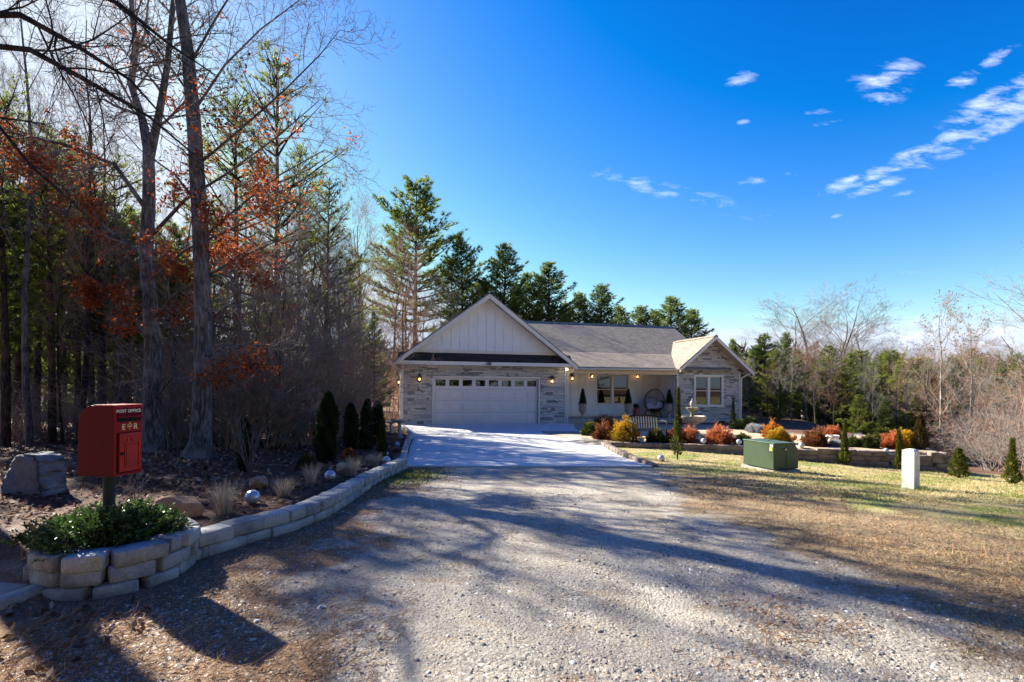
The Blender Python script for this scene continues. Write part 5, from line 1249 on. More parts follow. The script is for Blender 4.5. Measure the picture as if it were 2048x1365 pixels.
for (px, yb, yt, w, prof, mt, lab, sd, D, t0) in (
    (1355, 920, 778, 29, 'wisp', 'arbor_gold', 'slim conifer with a thin bare leader on the lawn before the fountain', 61, None, .12), (1689, 930, 842, 24, 'wisp', 'arbor_gold', 'small upright conifer in a mulch ring right of the transformer', 62, None, .03),
    (1797, 940, 862, 14, 'wisp', 'arbor_gold', 'thin conifer half hidden behind the white marker post', 63, None, .03), (1841, 908, 831, 27, 'cone', 'bronze', 'dark bronze pointed conifer at the end of the garden wall', 64, 14.3, .02),
    (1917, 956, 899, 35, 'cone', 'arbor_gold', 'stout bronze green conifer on the lawn beyond the wall end', 65, None, .02), (2024, 969, 880, 30, 'wisp', 'arbor_gold', 'gold tinged thin conifer at the far lawn corner', 66, None, .02),
    (1466, 853, 798, 17, 'wisp', 'arbor', 'narrow dark conifer against the stone wing under the gutter', 67, 21.9, .02)):
    p, H_, W_ = up(px, yb, yt, w, D); H_ = EYE+ray(px, yt).z*p.y-p.z; cone_conifer('young_conifer', *p, H_, W_, mt, lab, sd, prof, group='young conifers on the lawn', trunk0=t0, blade=.062, n=1250, core=False if mt != 'bronze' else True)
garden_z = None
for a in ((1407, 888, 5.5, 'silver globe on the wall below the silver lavender', -.285), (1478, 891, 5.5, 'silver globe on the wall beside the transformer', -.285), (1603, 891, 5.5, 'silver globe on the wall right of the transformer', None),
          (1772, 902, 5, 'silver globe on the wall before the orange and golden shrubs', None), (1322, 917, 7, 'silver globe at the near end of the right driveway edging', None)): globe(*a[:4], on=a[4])
def pot(px, yb, yt, w, mat, lab, D, shape='pot', nm='flower_pot'):
    p, H_, W_ = up(px, yb, yt, w, D); r_ = W_/2; m = MB()
    m.lathe([(r_*.68, 0), (r_*.92, H_*.75), (r_*1.0, H_*.78), (r_*1.0, H_), (r_*.86, H_), (r_*.8, H_*.8), (.01, H_*.78)], 20); o = m.build(nm, mat, None, True); o.location = p; tag(o, lab, 'pot' if nm == 'flower_pot' else 'pumpkin'); return o
pot(1665, 898, 880, 24, simple('white_pot', (.66, .62, .58), .6), 'white round flower pot between the orange shrub and the small conifer', 15.4)
pot(1724, 900, 881, 20, simple('pink_pot', (.60, .40, .32), .6), 'pale terracotta flower pot beside the bronze green ball shrub', 15.2)
pot(1284, 887, 878, 10, simple('pale_pot', (.60, .60, .60), .6), 'tiny pale square sided pot on the garden wall by the golden shrub', 15.3)
def pumpkin(px, yb, w, lab, D, mat):
    p, H_, W_ = up(px, yb, yb-w*.75, w, D); m = MB(); m.sphere((0, 0, H_*.5), 1, 30, 12, (W_/2, W_/2, H_/2)); m.v = [(x*(1-.08*abs(math.cos(4*math.atan2(y, x)))), y*(1-.08*abs(math.cos(4*math.atan2(y, x)))), z) for x, y, z in m.v]
    m.tube([(0, 0, H_*.9), (.01, 0, H_*1.15)], .012, 6); o = m.build('pumpkin', mat, None, True); o.location = p; tag(o, lab, 'pumpkin')
pumpkin(1588, 880, 13, 'orange pumpkin behind the golden shrub near the transformer', 16.5, simple('pumpkin_orange', (.62, .20, .05), .5))
rock('garden_stone', 1602, 880, 15, 9, palr, 'pale stone beside the orange pumpkin', 31, D=16.6)
rock('garden_stone', 1612, 878, 10, 8, greyr, 'small grey stone right of the pale one', 32, D=16.8)

# ------------------------------------------------------------------ forest
def by_px(key, name, px, D, ytop, label, cat='tree', group=None, sx=1.0, rz=None, zoff=0, yb=None):
    d = ray(px, ytop); x = d.x*D; z = gz(x, D)+zoff; h = EYE+d.z*D-z
    return plant(key, name, x, D, h, label, cat, group, rz, sx, 10.0, z)
# big oak with clinging rusty leaves (built limb by limb)
r = rng(4); out = []
ox, oy = gp(307, 905).x, gp(307, 905).y
def P3(px, py, D): q = at(px, py, D); return np.array([q.x-ox, q.y-oy, q.z-gz(ox, oy)])
zoak = gz(ox, oy)
trunk = np.array([P3(300, 925, oy), P3(308, 885, oy), P3(303, 800, oy), P3(306, 700, oy), P3(300, 600, oy), P3(292, 500, oy), P3(298, 400, oy), P3(297, 300, oy)])
out.append((trunk, np.array([.32, .215, .175, .16, .14, .135, .125, .11]), 0))
OP = dict(seg=(14, 8, 6, 4, 3), taper=(.2, .3, .3, .4, .5), wander=(.05, .07, .12, .15, .15), up=(.02, .03, .03, .03, .03), kids=(6, 9, 8, 6), start=(.2, .15, .12, .15), angle=(45, 45, 44, 42), rk=(.5, .5, .6, .7), lk=(.5, .42, .5, .5), short=(.3, .35, .3, .3), rmin=.0035)
def limb(pts, rads, kids=9, L=None, lvl=1):
    pts = np.array(pts); out.append((pts, np.array(rads), lvl)); n = len(pts)-1
    tot_ = np.linalg.norm(np.diff(pts, axis=0), axis=1).sum()
    for j in range(kids):
        f = .15+.85*(j+r.random())/kids; i = min(int(f*n), n-1); q = pts[i]+(pts[i+1]-pts[i])*(f*n-i); dd = pts[i+1]-pts[i]; dd /= np.linalg.norm(dd)
        side = np.cross(dd, r.normal(0, 1, 3)); side /= np.linalg.norm(side); nd = dd*.65+side*.75
        grow(r, q, nd, tot_*.33*(1.2-.5*f)*r.uniform(.6, 1.2), max(.006, rads[i]*.42), 2, 4, out, OP)
limb([P3(297, 300, oy), P3(285, 240, oy+.1), P3(262, 170, oy+.2), P3(272, 90, oy+.2), P3(262, 0, oy+.3), P3(250, -160, oy+.4)], [.11, .085, .07, .06, .05, .025], 11)
limb([P3(298, 320, oy), P3(318, 230, oy-.2), P3(335, 130, oy-.3), P3(345, 20, oy-.4), P3(360, -150, oy-.5)], [.10, .075, .06, .05, .02], 11)
limb([P3(262, 120, oy+.2), P3(290, 70, oy+.4), P3(302, -60, oy+.6)], [.045, .035, .015], 5, lvl=2)
limb([P3(300, 430, oy), P3(230, 330, oy-.3), P3(130, 290, oy-.6), P3(20, 265, oy-.8), P3(-110, 280, oy-1.0)], [.055, .042, .033, .025, .010], 14)
limb([P3(302, 520, oy), P3(230, 470, oy+.4), P3(170, 420, oy+.7), P3(110, 380, oy+.9)], [.038, .03, .022, .010], 9)
limb([P3(305, 470, oy), P3(370, 400, oy-.5), P3(450, 350, oy-.8), P3(560, 270, oy-1.0), P3(640, 200, oy-1.1)], [.042, .032, .024, .016, .006], 14)
limb([P3(303, 560, oy), P3(370, 500, oy-.6), P3(470, 455, oy-1.0), P3(590, 400, oy-1.1)], [.034, .026, .018, .006], 11)
limb([P3(304, 640, oy), P3(350, 590, oy-.6), P3(400, 560, oy-1.0), P3(480, 540, oy-1.3)], [.04, .03, .02, .006], 9)
limb([P3(308, 800, oy), P3(345, 755, oy-.5), P3(395, 765, oy-.9), P3(440, 760, oy-1.2), P3(520, 745, oy-1.3)], [.03, .022, .018, .012, .004], 7)
limb([P3(306, 700, oy), P3(270, 640, oy-.4), P3(230, 600, oy-.6), P3(180, 590, oy-.7)], [.035, .028, .02, .006], 8)
oak = empty('oak_tree', (ox, oy, zoak)); tag(oak, 'large oak with clinging rusty leaves, its grey trunk right behind the post box', 'tree')
link('trunk', limbs_mesh('trunk', [a for a in out if a[2] <= 1], (18, 8)), M['bark_grey'], oak)
link('branches', limbs_mesh('branches', [a for a in out if a[2] > 1], (5, 5, 4, 3, 3)), M['twig_grey'], oak)
P, D = tip_points(out, 3, 1, r)
zz = P[:, 2]; pr_ = np.where((zz > 1.4) & (zz < 7.2), .85, .12); clump = .5+.5*np.sin(P[:, 0]*3.1+1)*np.sin(P[:, 2]*3.7+P[:, 1]*2)
sel = r.random(len(P)) < pr_*clump*1.0*np.where(np.abs(P[:, 0]-.2) < 3.3, 1, .05)
Q = np.repeat(P[sel], 4, 0)+r.normal(0, .075, (sel.sum()*4, 3)); DDn = np.repeat(D[sel], 4, 0)*.4+np.array([0, 0, -.5])
link('leaves', fol_mesh('leaves', [blades(Q, DDn, 2, .072, .042, .8, r, None, quad=True)]), M['rust_leaf'], oak)
# second tall straight trunk
r = rng(12); out = []
tx, ty = at(402, 893, 9.8).x, 9.8; ox, oy = tx, ty
trunk = np.array([P3(395, 915, oy), P3(402, 880, oy), P3(404, 780, oy), P3(406, 650, oy), P3(402, 500, oy), P3(396, 380, oy), P3(388, 250, oy), P3(375, 100, oy), P3(352, -50, oy), P3(335, -250, oy)])
out.append((trunk, np.array([.29, .19, .16, .145, .138, .132, .125, .11, .09, .06]), 0))
for (a, b, k) in (((402, 480), [(470, 420), (560, 350), (650, 300), (700, 330)], 15), ((396, 330), [(480, 260), (570, 180), (640, 110), (680, 60)], 16), ((390, 220), [(450, 130), (520, 60), (600, 0), (660, -60)], 15),
                  ((385, 120), [(430, 40), (480, -40), (560, -120)], 12), ((404, 560), [(470, 520), (560, 480), (650, 430)], 13), ((405, 420), [(350, 350), (280, 300), (200, 210)], 11), ((388, 200), [(330, 120), (280, 40), (200, -40)], 12),
                  ((405, 650), [(460, 610), (530, 590), (610, 560)], 12), ((405, 720), [(450, 690), (520, 690), (590, 700)], 10)):
    n = len(b); dd = .25*(1 if k % 2 else -1)
    limb([P3(a[0], a[1], oy)]+[P3(u, v, oy+dd*(i+1)) for i, (u, v) in enumerate(b)], list(np.linspace(.026, .005, n+1)), k)
t2 = empty('tall_tree', (ox, oy, gz(ox, oy))); tag(t2, 'tall bare tree with thick rough trunk standing right of the rusty oak', 'tree')
link('trunk', limbs_mesh('trunk', [a for a in out if a[2] <= 1], (18, 7)), M['bark_grey'], t2); link('branches', limbs_mesh('branches', [a for a in out if a[2] > 1], (4, 4, 3, 3, 3)), M['twig_grey'], t2)
# tree outside the left edge whose dark limbs sweep into the picture
r = rng(31); out = []; ox, oy = -7.6, 6.4
out.append((np.array([[0, 0, -.1], [0, 0, 2], [.1, 0, 4], [.05, .1, 6], [0, 0, 8]]), np.array([.22, .18, .15, .12, .07]), 0))
for (st_, pts, k) in ((5.6, [(60, 100, 6.2), (180, 165, 6.2), (300, 235, 6.3), (400, 320, 6.4)], 8), (5.9, [(40, 30, 6.0), (150, 90, 6.0), (260, 160, 6.0), (350, 260, 6.0)], 7), (6.6, [(100, -60, 6.5), (240, 10, 6.5), (340, 90, 6.5), (430, 150, 6.5)], 7), (4.2, [(-20, 230, 6.5), (60, 330, 6.7), (170, 430, 6.9)], 6)):
    limb([np.array([0, 0, st_])]+[P3(*q) for q in pts], list(np.linspace(.045, .007, len(pts)+1)), k)
t3 = empty('bare_tree', (ox, oy, gz(ox, oy))); tag(t3, 'bare tree just outside the left edge whose dark limbs sweep down across the sky', 'tree')
link('trunk', limbs_mesh('trunk', [a for a in out if a[2] <= 1], (12, 6)), M['bark_dark'], t3); link('branches', limbs_mesh('branches', [a for a in out if a[2] > 1], (4, 4, 3, 3, 3)), M['twig_dark'], t3)

GP = 'forest trees on the left'
# pole pines with bare lower trunks
rt = random.Random(2)
for (px, D, yt, lab) in ((18, 12.5, 200, 'forest pine at the far left edge of the picture'), (42, 14.5, 270, 'forest pine second from the left edge'), (78, 16, 250, 'forest pine above the standing stone'), (110, 14, 290, 'forest pine left of the post box'),
                         (132, 19, 290, None), (160, 17, 350, None), (205, 19, 380, None), (188, 15.5, 330, 'forest pine directly behind the post box'), (236, 18, 330, None), (262, 20, 420, None), (60, 19, 380, None), (-40, 13, 330, None), (-90, 17, 350, None), (345, 18, 450, None), (15, 20, 380, None), (95, 24, 470, None), (150, 25, 480, None), (225, 26, 500, None), (300, 24, 500, None), (360, 26, 500, None)):
    by_px(rt.choice(('pineD', 'pineD', 'pineA')), 'pine_tree', px, D, yt, lab or 'slender dark trunked pine among the crowded left woods', 'tree', GP, sx=.95)
for (px, D, yt, k_) in ((20, 18, 470, 'pineE'), (120, 19, 430, 'pineE'), (205, 20, 420, 'pineE'), (258, 17, 520, 'pineE'), (350, 17, 500, 'pineE')):
    by_px(k_, 'pine_sapling', px, D, yt, 'bright green young pine between the trunks of the left woods', 'tree', 'young pines in the left woods', sx=.8)
# big green pines rising behind the brush
for (px, D, yt, key, lab) in ((560, 17, 110, 'pineF', 'tall full pine behind the twiggy crown right of the rough trunk'), (478, 16, 190, 'pineF', 'tall thin pine between the rough trunk and the full pine'), (655, 18, 360, 'pineF', 'pine leaning over the brush at the clearing edge'), (700, 23, 520, 'pineF', 'dark pine left of the distant tall pine'), (600, 19, 290, 'pineF', 'sparse pine behind the full pine'),
                              (430, 22, 420, 'pineB', 'pine hidden behind the rough trunk'), (750, 19, 620, 'pineB', 'low dark evergreen at the back of the arborvitae row'), (520, 23, 480, 'pineB', 'bushy pine deep behind the brush')):
    by_px(key, 'pine_tree', px, D, yt, lab, 'tree', GP, sx=.9)
# bare trees in the left woods
for i, (px, D, yt) in enumerate(((70, 12.5, -60), (165, 14, 30), (20, 17, 120), (215, 16, 240), (500, 15, 430), (610, 17, 500), (660, 20, 480), (715, 30, 450), (740, 36, 450), (800, 36, 560), (855, 38, 580), (780, 38, 500), (880, 40, 600), (820, 40, 500), (690, 18, 560), (690, 19, 560), (708, 21, 590), (540, 14.5, 500), (590, 15.5, 440), (635, 16.5, 470), (480, 15.5, 470), (575, 17, 400), (670, 18, 520), (520, 14.5, 540), (430, 14.5, 500), (700, 21, 540), (610, 14.5, 560), (560, 13.5, 560), (655, 15.5, 560), (350, 15, 380), (250, 14, 450), (130, 13, 480), (40, 15, 500))):
    k = i % 3; br_ = i % 2
    by_px(('barebrown' if br_ else 'bare')+str(k), 'bare_tree', px, D, yt, ('bare brown tree in the tangled left woods' if br_ else 'bare grey tree in the tangled left woods'), 'tree', 'bare brown trees of the left woods' if br_ else 'bare grey trees of the left woods', sx=.8 if px > 600 else (.5 if D < 14.3 and px < 400 else .75))
for i, (px, D, yt) in enumerate(((455, 12.5, 660), (500, 13.2, 620), (540, 13.5, 600), (585, 14, 610), (625, 14.6, 610), (470, 14.5, 590), (520, 15, 560), (570, 15.5, 560), (620, 16, 580), (665, 16, 610), (700, 17, 640), (650, 15, 660), (690, 18, 650), (712, 21, 690), (690, 19, 600), (360, 13, 680), (240, 13, 740), (190, 14, 760), (120, 15, 760), (50, 14, 750), (275, 16, 700), (340, 16, 640), (10, 13, 780), (80, 18, 720), (430, 16, 600), (150, 18, 730), (225, 20, 720), (310, 20, 700), (722, 23, 640), (-30, 15, 740), (785, 25, 620), (400, 12.5, 770), (815, 29, 660))):
    by_px(f'thicket{i%2}', 'thicket_shrub', px, D, yt, 'leafless many stemmed brush at the edge of the left woods' if i % 2 else 'brown leafless brush tangle under the left woods', 'shrub', 'leafless brush of the left woods' if i % 2 else 'brown brush of the left woods', sx=1.1 if yt < 600 else (1.5 if px < 650 else .9))
# behind the house
for (px, D, yt, key, sx, lab) in ((833, 52, 363, 'pineA', 1.0, 'tallest pine standing alone above the garage roof line'), (927, 49, 478, 'pineA', .82, 'second tallest pine between the tall one and the garage peak'), (1008, 49, 487, 'pineC', .95, 'pointed young pine just right of the garage peak'),
                                  (968, 50, 560, 'pineC', .9, 'low pine behind the left slope of the garage gable'), (1052, 51, 545, 'pineC', .9, 'pine between the two pointed ones behind the ridge'), (1096, 49, 524, 'pineC', 1.1, 'broad pine behind the left end of the main ridge'), (1160, 50, 585, 'pineC', 1.0, 'short pale pine over the main ridge'),
                                  (1203, 49, 569, 'pineC', 1.15, 'middle pine over the main ridge'), (1282, 50, 612, 'pineC', 1.25, 'lowest pine over the main ridge'), (1345, 48, 593, 'pineC', 1.2, 'pine at the right end of the main ridge'), (1385, 49, 618, 'pineC', 1.2, 'pine right of the ridge end above the wing'),
                                  (900, 47, 590, 'pineB', 1.0, 'dark pine behind the garage left eave'), (1128, 52, 600, 'pineB', 1.15, 'dense dark pine low behind the ridge'), (1030, 52, 590, 'pineB', 1.2, 'dense pine filling behind the garage right slope'), (1075, 47, 600, 'pineB', 1.0, 'bushy pine behind the garage valley'),
                                  (1310, 52, 620, 'pineC', 1.1, 'pale pine filling behind the ridge middle'), (1240, 52, 612, 'pineC', 1.1, 'thin pine filling behind the ridge')):
    by_px(key, 'pine_tree', px, D, yt, lab, 'tree', 'pines behind the house', sx=sx*(1.12 if px < 940 else 1.3))
# right woods
for (px, D, yt, key, sx, lab) in ((1466, 38, 678, 'pineC', .9, 'small pointed pine showing over the right rake of the wing'), (1500, 29, 712, 'pineB', 1.1, 'dark dense evergreen beside the right wall of the house'), (1530, 33, 668, 'pineE', 1.89, 'sunny broad pine right of the house'), (1572, 36, 665, 'pineC', 1.0, 'pine behind the brown leaved tree'),
                                  (1660, 32, 690, 'pineE', 1.56, 'yellow green pine at the middle of the right woods'), (1700, 35, 700, 'pineB', 1.56, 'dark green pine in the middle of the right woods'), (1745, 30, 720, 'pineB', 1.69, 'full dark pine left of the bright one'), (1778, 33, 700, 'pineE', 1.43, 'bright yellow green pine behind the white marker'),
                                  (1815, 31, 715, 'pineE', 1.69, 'bright green pine left of the pale barked tree'), (1850, 36, 715, 'pineC', 1.56, 'thin pine near the pale barked tree'), (1600, 40, 700, 'pineB', 1.56, 'dark pine far behind the brown leaved tree'), (1480, 31, 760, 'pineB', 1.2, 'low evergreen close to the wing gutter'),
                                  (1910, 44, 720, 'pineC', 1.2, 'distant pine behind the pale barked trees'), (1960, 50, 715, 'pineE', 1.2, 'distant pine near the picture edge'), (2035, 46, 705, 'pineB', 1.2, 'distant dark pine at the picture edge'), (1720, 27, 790, 'pineE', 1.4, 'low young pine at the lawn edge in the middle'), (1770, 26, 800, 'pineB', 1.4, 'low dark young pine at the lawn edge'), (1560, 28, 770, 'pineE', 1.3, 'low young pine behind the golden shrub'), (1830, 27, 810, 'pineE', 1.3, 'low bright young pine near the dark cone')):
    by_px(key, 'pine_tree', px, D, yt, lab, 'tree', 'pines of the right woods', sx=sx)
for (px, D, yt, key, lab) in ((1640, 35, 720, 'pineE', 'rounded yellow green pine filling behind the brown oaks'), (1685, 29, 745, 'pineE', 'low rounded pine in front of the middle woods'), (1725, 38, 700, 'pineE', 'sunlit pine behind the middle woods'), (1760, 34, 705, 'pineB', 'deep green pine behind the bright ones'), (1800, 37, 705, 'pineE', 'sunlit pine behind the bright green one'), (1550, 31, 700, 'pineE', 'sunlit pine just behind the sunny broad one'), (1515, 36, 690, 'pineC', 'pine showing beside the wing roof'), (1590, 30, 760, 'pineB', 'low green pine left of the brown oaks'), (1850, 30, 770, 'pineE', 'low yellow green pine left of the pale barked trees'), (1900, 35, 745, 'pineE', 'yellow green pine between the pale barked trees')):
    by_px(key, 'pine_tree', px, D, yt, lab, 'tree', 'pines of the right woods', sx=1.6)
for i, (px, D, yt) in enumerate(((1498, 27, 730), (1535, 28, 745), (1585, 27, 720), (1632, 28, 735), (1672, 27, 745), (1708, 29, 725), (1745, 27, 750), (1788, 28, 735), (1822, 27, 740), (1560, 29, 715), (1852, 27, 720), (1650, 30, 700))):
    by_px(('bare1', 'barebrown0', 'bare2')[i % 3], 'bare_tree', px, D, yt, 'thin leafless stem standing among the pines of the right woods', 'tree', 'thin leafless stems in the right woods', sx=.7)
by_px('brownleaf', 'oak_tree', 1616, 30, 708, 'young oak holding brown leaves in the right woods', 'tree', sx=1.0)
by_px('brownleaf', 'oak_tree', 1640, 34, 740, 'smaller oak with brown leaves beside the first', 'tree', sx=1.1, rz=2)
for i, (px, D, yt, sx, lab) in enumerate(((1600, 46, 640, 1.3, 'slim bare tree left of the highest one over the right woods'), (1660, 48, 628, 1.3, 'slim bare tree between the two widest over the right woods'), (1622, 50, 606, 1.7, 'wide bare tree standing highest over the right woods'), (1700, 52, 640, 1.7, 'bare tree right of the widest one'), (1740, 50, 668, 1.6, 'low bare tree over the middle of the right woods'), (1785, 55, 690, 1.6, 'faint bare tree over the right woods'))):
    by_px(f'bare{(i+1)%3}', 'bare_tree', px, D, yt, lab, 'tree', sx=sx*1.1)
by_px('paletree', 'pale_tree', 1878, 25, 632, 'pale barked tree with thin brown leaves, left of the pair beyond the lawn', 'tree', sx=.85, rz=1.0)
by_px('paletree', 'pale_tree', 1935, 26, 655, 'pale barked tree with thin brown leaves, right of the pair beyond the lawn', 'tree', sx=.8, rz=3.0)
by_px('bare1', 'bare_tree', 2135, 20, 440, 'bare tree at the right edge whose twigs reach into the sky', 'tree', sx=1.0, rz=.5)
by_px('bare0', 'bare_tree', 2110, 24, 600, 'lower bare tree at the right edge', 'tree', sx=1.0)
for i, (px, D, yt) in enumerate(((2040, 21, 760), (1985, 20, 800), (2020, 26, 730), (1960, 24, 800), (1610, 27, 840), (1545, 28, 840), (1870, 25, 860), (2060, 30, 705), (2000, 34, 730), (1930, 33, 750), (1660, 30, 830), (2070, 18, 800), (1890, 32, 760), (1975, 29, 750), (2045, 36, 715), (1910, 38, 735), (1960, 40, 730))):
    by_px(f'thicket{i%2}', 'thicket_shrub', px, D, yt, 'pale bare brush below the right woods' if i % 2 else 'brown bare brush along the lawn edge of the right woods', 'shrub', 'pale brush of the right woods' if i % 2 else 'brown brush of the right woods', sx=1.5)
rt = random.Random(8)
for i in range(64):
    px = rt.uniform(1440, 2150); D = rt.uniform(40, 82); yt = rt.uniform(706, 735)-(10 if px > 1900 else 0)
    key = rt.choice(('bare0', 'bare1', 'barebrown2', 'barebrown0', 'barebrown1', 'pineC', 'pineB', 'barebrown2'))
    kind_ = 'pine' in key
    by_px(key, 'pine_tree' if kind_ else 'bare_tree', px, D, yt, 'distant pine on the falling ground beyond the right woods' if kind_ else 'distant leafless tree on the falling ground beyond the right woods', 'tree', 'distant pines on the right' if kind_ else 'distant bare trees on the right', sx=1.5)
for i in range(22):     # depth of the left woods
    px = rt.uniform(-60, 860); D = rt.uniform(25, 40); yt = rt.uniform(570, 680) if px > 420 else rt.uniform(540, 660)
    key = rt.choice(('pineB', 'pineA', 'barebrown0', 'barebrown1', 'thicket0', 'pineB')); kind_ = 'pine' in key
    if key[0] == 't': yt = rt.uniform(640, 720)
    by_px(key, 'pine_tree' if kind_ else 'bare_tree', px, D, yt, 'pine deep inside the left woods' if kind_ else 'leafless growth deep inside the left woods', 'tree', 'pines deep in the left woods' if kind_ else 'leafless growth deep in the left woods', sx=1.2)
for i in range(30):  # unseen trees added behind the viewer so the windows reflect something dark
    a_ = -1.5+i*.105+rt.uniform(-.05, .05); d_ = rt.uniform(14, 24); x_, y_ = d_*math.sin(a_), -d_*math.cos(a_)
    plant(rt.choice(('pineB', 'barebrown0', 'bare1', 'pineE')), 'unseen_tree', x_, y_, rt.uniform(11, 17), 'unseen tree behind the viewer, added to darken the window reflections', 'tree', 'unseen trees added behind the viewer', None, 1.5, z=0)
# far wooded ridge
r = rng(50); V, Fs, T = [], [], []
n = 2600; th = r.uniform(R(-75), R(75), n); dist = r.uniform(100, 230, n); X_ = dist*np.sin(th); Y_ = dist*np.cos(th); okk = Y_ > 40
X_, Y_ = X_[okk], Y_[okk]; Z_ = ground(X_, Y_)
P = np.repeat(np.stack([X_, Y_, Z_], -1), 9, 0)+np.stack([r.normal(0, 2.2, len(X_)*9), r.normal(0, 2.2, len(X_)*9), r.uniform(.5, 9.5, len(X_)*9)], -1)
D = np.tile([0, 0, 1.], (len(P), 1))
tag(link('far_woods', fol_mesh('far_woods', [blades(P, D, 5, 2.2, .5, .8, r)]), foliage('far_woods_mass', (.07, .06, .045), (.12, .09, .07), .2, .9, (.06, .09, .035))), 'mass of distant mixed woods on the far slope', 'woods', kind='stuff')

# ------------------------------------------------------------------ loose cover: stones, leaves, needles, grass
def sample_zone(n, fx, fy, test, seed):
    r = rng(seed); y = fy[0]*(fy[1]/fy[0])**(r.random(n)**.9); px = r.uniform(-60, 2110, n); x = (px-CX)/F*y
    k = (x > fx[0]) & (x < fx[1]) & test(x, y, r); return x[k], y[k], r
def zl(x, y):   # lawn test
    q = np.interp(y, [0, 2, 3, 4, 5, 6.2, 8, 10, 10.8, 11.5], [2.7, 2.55, 2.6, 2.45, 2.3, 2.1, 2.4, 3.05, 3.1, 2.9]); return (x-q+wob(x, y)*1.6)
def not_slab(x, y): a, b = in_slab_x(y); return ~((y > 10.15+np.clip((x+2.3)/5.3, 0, 1)*.45) & (x > a-.1) & (x < b+.2))
def in_planter(x, y): return (x-pc[0])**2+(y-pc[1])**2 < .36
def pebbles():
    x, y, r = sample_zone(85000, (-3.2, 4.5), (1.9, 10.6), lambda x, y, r: (x > xwall(y)+.12) & (zl(x, y) < r.uniform(-.6, .5, len(x))) & not_slab(x, y) & ~in_planter(x, y) & (x > -1.9+np.clip(y-4, -3, 0)*.1-r.exponential(.7, len(x))) & (r.random(len(x)) < .35+.65*(smooth_noise(x, y, 1.1, 5) > -.1)), 1)
    n = len(x); z = ground(x, y); s = r.lognormal(-5.05, .40, n); s = np.minimum(s, .022)
    base = np.array([(1, 0, 0), (0, 1, 0), (-1, 0, 0), (0, -1, 0), (.1, .1, .8), (.5, .6, .45), (-.6, .4, .5)], float); tri = np.array([(0, 5, 4), (5, 1, 4), (0, 1, 5), (1, 6, 4), (6, 2, 4), (1, 2, 6), (2, 3, 4), (3, 0, 4)])
    a = r.uniform(0, 6.28, n); c, s_ = np.cos(a), np.sin(a); b = base[None]*(1+r.normal(0, .18, (n, 7, 1)))*np.stack([s*r.uniform(.8, 1.4, n), s*r.uniform(.6, 1.1, n), s*r.uniform(.5, 1.0, n)], -1)[:, None, :]
    v = np.stack([b[:, :, 0]*c[:, None]-b[:, :, 1]*s_[:, None]+x[:, None], b[:, :, 0]*s_[:, None]+b[:, :, 1]*c[:, None]+y[:, None], b[:, :, 2]+z[:, None]-.001], -1)
    f = tri[None]+np.arange(n)[:, None, None]*7
    me = np_mesh('loose_gravel', v.reshape(-1, 3), [f.reshape(-1, 3)], tint=np.repeat(r.random(n), 7))
    nn = NT('gravel_stone'); t = nn.n('ShaderNodeAttribute', attribute_name='tint').outputs['Fac']
    c_ = nn.ramp(t, [(0, (.06, .062, .07)), (.3, (.28, .26, .24)), (.6, (.40, .36, .31)), (.85, (.50, .40, .30)), (1, (.80, .76, .70))])
    tag(link('loose_gravel', me, nn.pbr(c_, .85, 0, None, .25)), 'loose grey and tan gravel stones over the drive', 'gravel', kind='stuff')
pebbles()
def litter():
    # curled leaves over the beds and forest floor, pine straw near the wall
    x, y, r = sample_zone(42000, (-22, -1.2), (2.3, 20), lambda x, y, r: ((x < xwall(y)-.15) & (y > 3.0) | (x < -2.0) & (y < 3.2) & (r.random(len(x)) < .5)) & ~in_planter(x, y), 2)
    k = r.random(len(x)) < np.clip(.35+.6*smooth_noise(x, y, 1.3, 6)+.35*ss(.5, 3, xwall(y)-x), .12, 1); x, y = x[k], y[k]
    P = np.stack([x, y, ground(x, y)+.006+r.random(len(x))*.012], -1); D = np.stack([r.normal(0, 1, len(x)), r.normal(0, 1, len(x)), r.uniform(.0, .5, len(x))], -1); D /= np.linalg.norm(D, axis=1, keepdims=True)
    sc_ = np.clip(y/6, .8, 2.2)
    me = fol_mesh('fallen_leaves', [blades(P[y < 6], D[y < 6], 1, .055, .028, .2, r, quad=True), blades(P[y >= 6], D[y >= 6], 1, .085, .045, .2, r, quad=True)])
    tag(link('fallen_leaves', me, foliage('fallen_leaf', (.06, .028, .02), (.20, .105, .07), .15, .7, (.46, .33, .26))), 'brown fallen leaves over the planting bed and forest floor', 'leaves', kind='stuff')
    r = rng(21)
    x, y, r = sample_zone(60000, (-6, 6), (1.9, 12), lambda x, y, r: not_slab(x, y) & (x > xwall(y)+.12) & ~in_planter(x, y), 3)
    drift = smooth_noise(x, y, 1.5, 12)+.5*smooth_noise(x, y, 4.3, 13)
    pr_ = np.clip(1.25-(x-xwall(y))*.75-np.clip(0, 0, 1), 0, 1)*.9+np.clip(drift-.35, 0, 1)*1.1+.02+.4*ss(0, .8, zl(x, y))*(1-ss(1.2, 3, zl(x, y)))
    pr_ = np.maximum(pr_, .5*(y < 3.4)*(x < -.6)); k = r.random(len(x)) < pr_; x, y = x[k], y[k]; n = len(x)
    P = np.stack([x, y, ground(x, y)+.004+r.random(n)*.01], -1); a = r.normal(.5, .9, n); D = np.stack([np.cos(a), np.sin(a), r.uniform(-.02, .14, n)], -1)
    tag(link('pine_straw', fol_mesh('pine_straw', [blades(P, D, 2, .085, .0032, .5, r)]), foliage('pine_straw_needle', (.15, .075, .04), (.34, .19, .11), .1, .8, (.58, .40, .24))), 'drifts of fallen pine needles beside the wall and on the gravel', 'pine straw', kind='stuff')
litter()
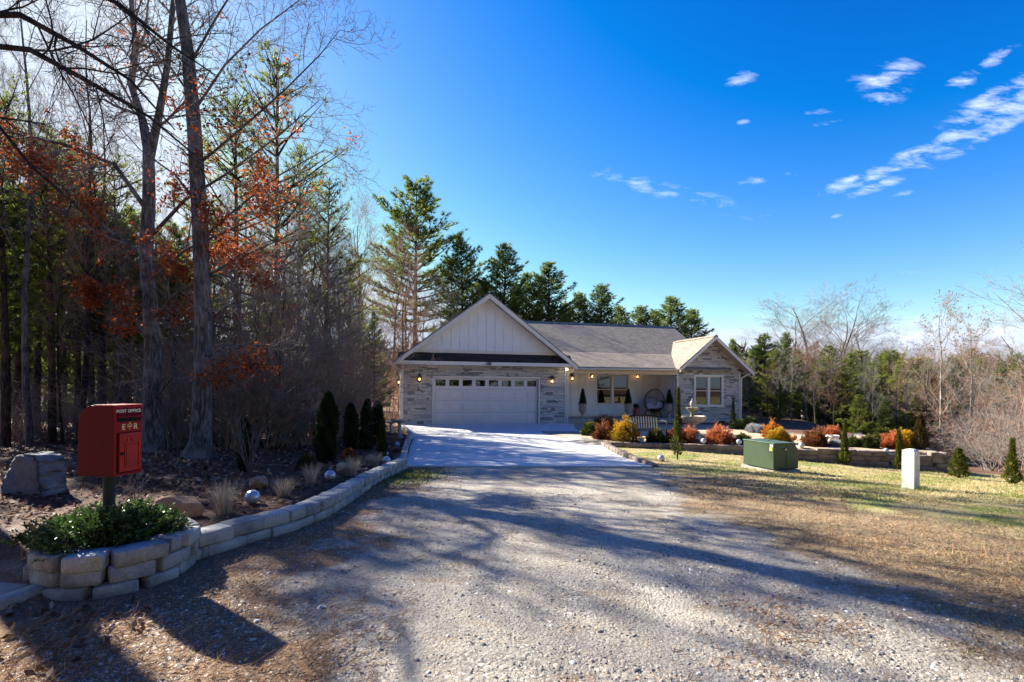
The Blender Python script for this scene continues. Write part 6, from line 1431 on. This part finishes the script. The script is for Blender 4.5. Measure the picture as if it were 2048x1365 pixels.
def turf():
    x, y, r = sample_zone(95000, (1.5, 16), (2.4, 15), lambda x, y, r: (zl(x, y) > r.uniform(-.3, .8, len(x))) & not_slab(x, y) & (y < ywall(x)-.02) | ((x > 11.8) & (y < 16) & (y > 8)), 5)
    k = not_slab(x, y) & (x > 2.2); x, y = x[k], y[k]; k = r.random(len(x)) < .55+.45*(smooth_noise(x, y, 2.5, 14) > 0); x, y = x[k], y[k]; n = len(x)
    zr = zl(x, y); br_ = (1-ss(1.3, 2.9, zr+wob(x, y)*.9-np.clip(7-y, -3, 2)*.25))*ss(10.5, 8.5, y); g = (.22+.6*ss(-.2, .6, smooth_noise(x, y, 1.7, 7)+.6*smooth_noise(x, y, 4.1, 9)))*(1-.9*br_)
    kk_ = r.random(n) > .45*br_; x, y, g, br_ = x[kk_], y[kk_], g[kk_], br_[kk_]; n = len(x)
    isg = r.random(n) < g*.8; isb = (r.random(n) < br_*.85) & ~isg; P = np.stack([x, y, ground(x, y)-.002], -1); D = np.stack([r.normal(0, .6, n), r.normal(0, .6, n), np.full(n, .75)], -1); D /= np.linalg.norm(D, axis=1, keepdims=True)
    for nm, kk, mt, lab in (('brown_grass', isb, foliage('brown_turf', (.13, .08, .05), (.27, .18, .11), .3, .8, (.44, .33, .22)), 'dead brown grass and needles along the gravel edge of the lawn'), ('dormant_grass', ~isg & ~isb, foliage('dormant_turf', (.28, .22, .10), (.50, .42, .22), .4, .8, (.66, .58, .36)), 'short straw coloured dormant lawn grass'), ('green_grass', isg, foliage('green_turf', (.09, .12, .02), (.22, .28, .06), .4, .7, (.38, .42, .11)), 'short green grass patches in the lawn')):
        a = kk & (y < 6.5); b = kk & (y >= 6.5)
        tag(link(nm, fol_mesh(nm, [blades(P[a], D[a], 4, .035, .0035, .5, r), blades(P[b], D[b], 4, .05, .008, .5, r)]), mt), lab, 'grass', kind='stuff')
    r = rng(61); n = 1500; x = r.normal(-1.85, .38, n); y = r.normal(8.7, .8, n); k = (x > -2.05) & not_slab(x, y); x, y = x[k], y[k]; n = len(x)
    P = np.stack([x, y, ground(x, y)], -1); D = np.stack([r.normal(0, .5, n), r.normal(0, .5, n), np.full(n, .8)], -1)
    tag(link('green_weeds', fol_mesh('green_weeds', [blades(P, D, 4, .04, .007, .5, r)]), foliage('weeds_green', (.04, .06, .01), (.13, .17, .03), .4, .7)), 'patch of short green weeds where the gravel meets the driveway corner', 'weeds', kind='stuff')
turf()
for m_ in bpy.data.materials:
    if m_.name.startswith('_'): pass
print('objects', len(bpy.data.objects), 'polys', sum(len(me.polygons) for me in bpy.data.meshes))
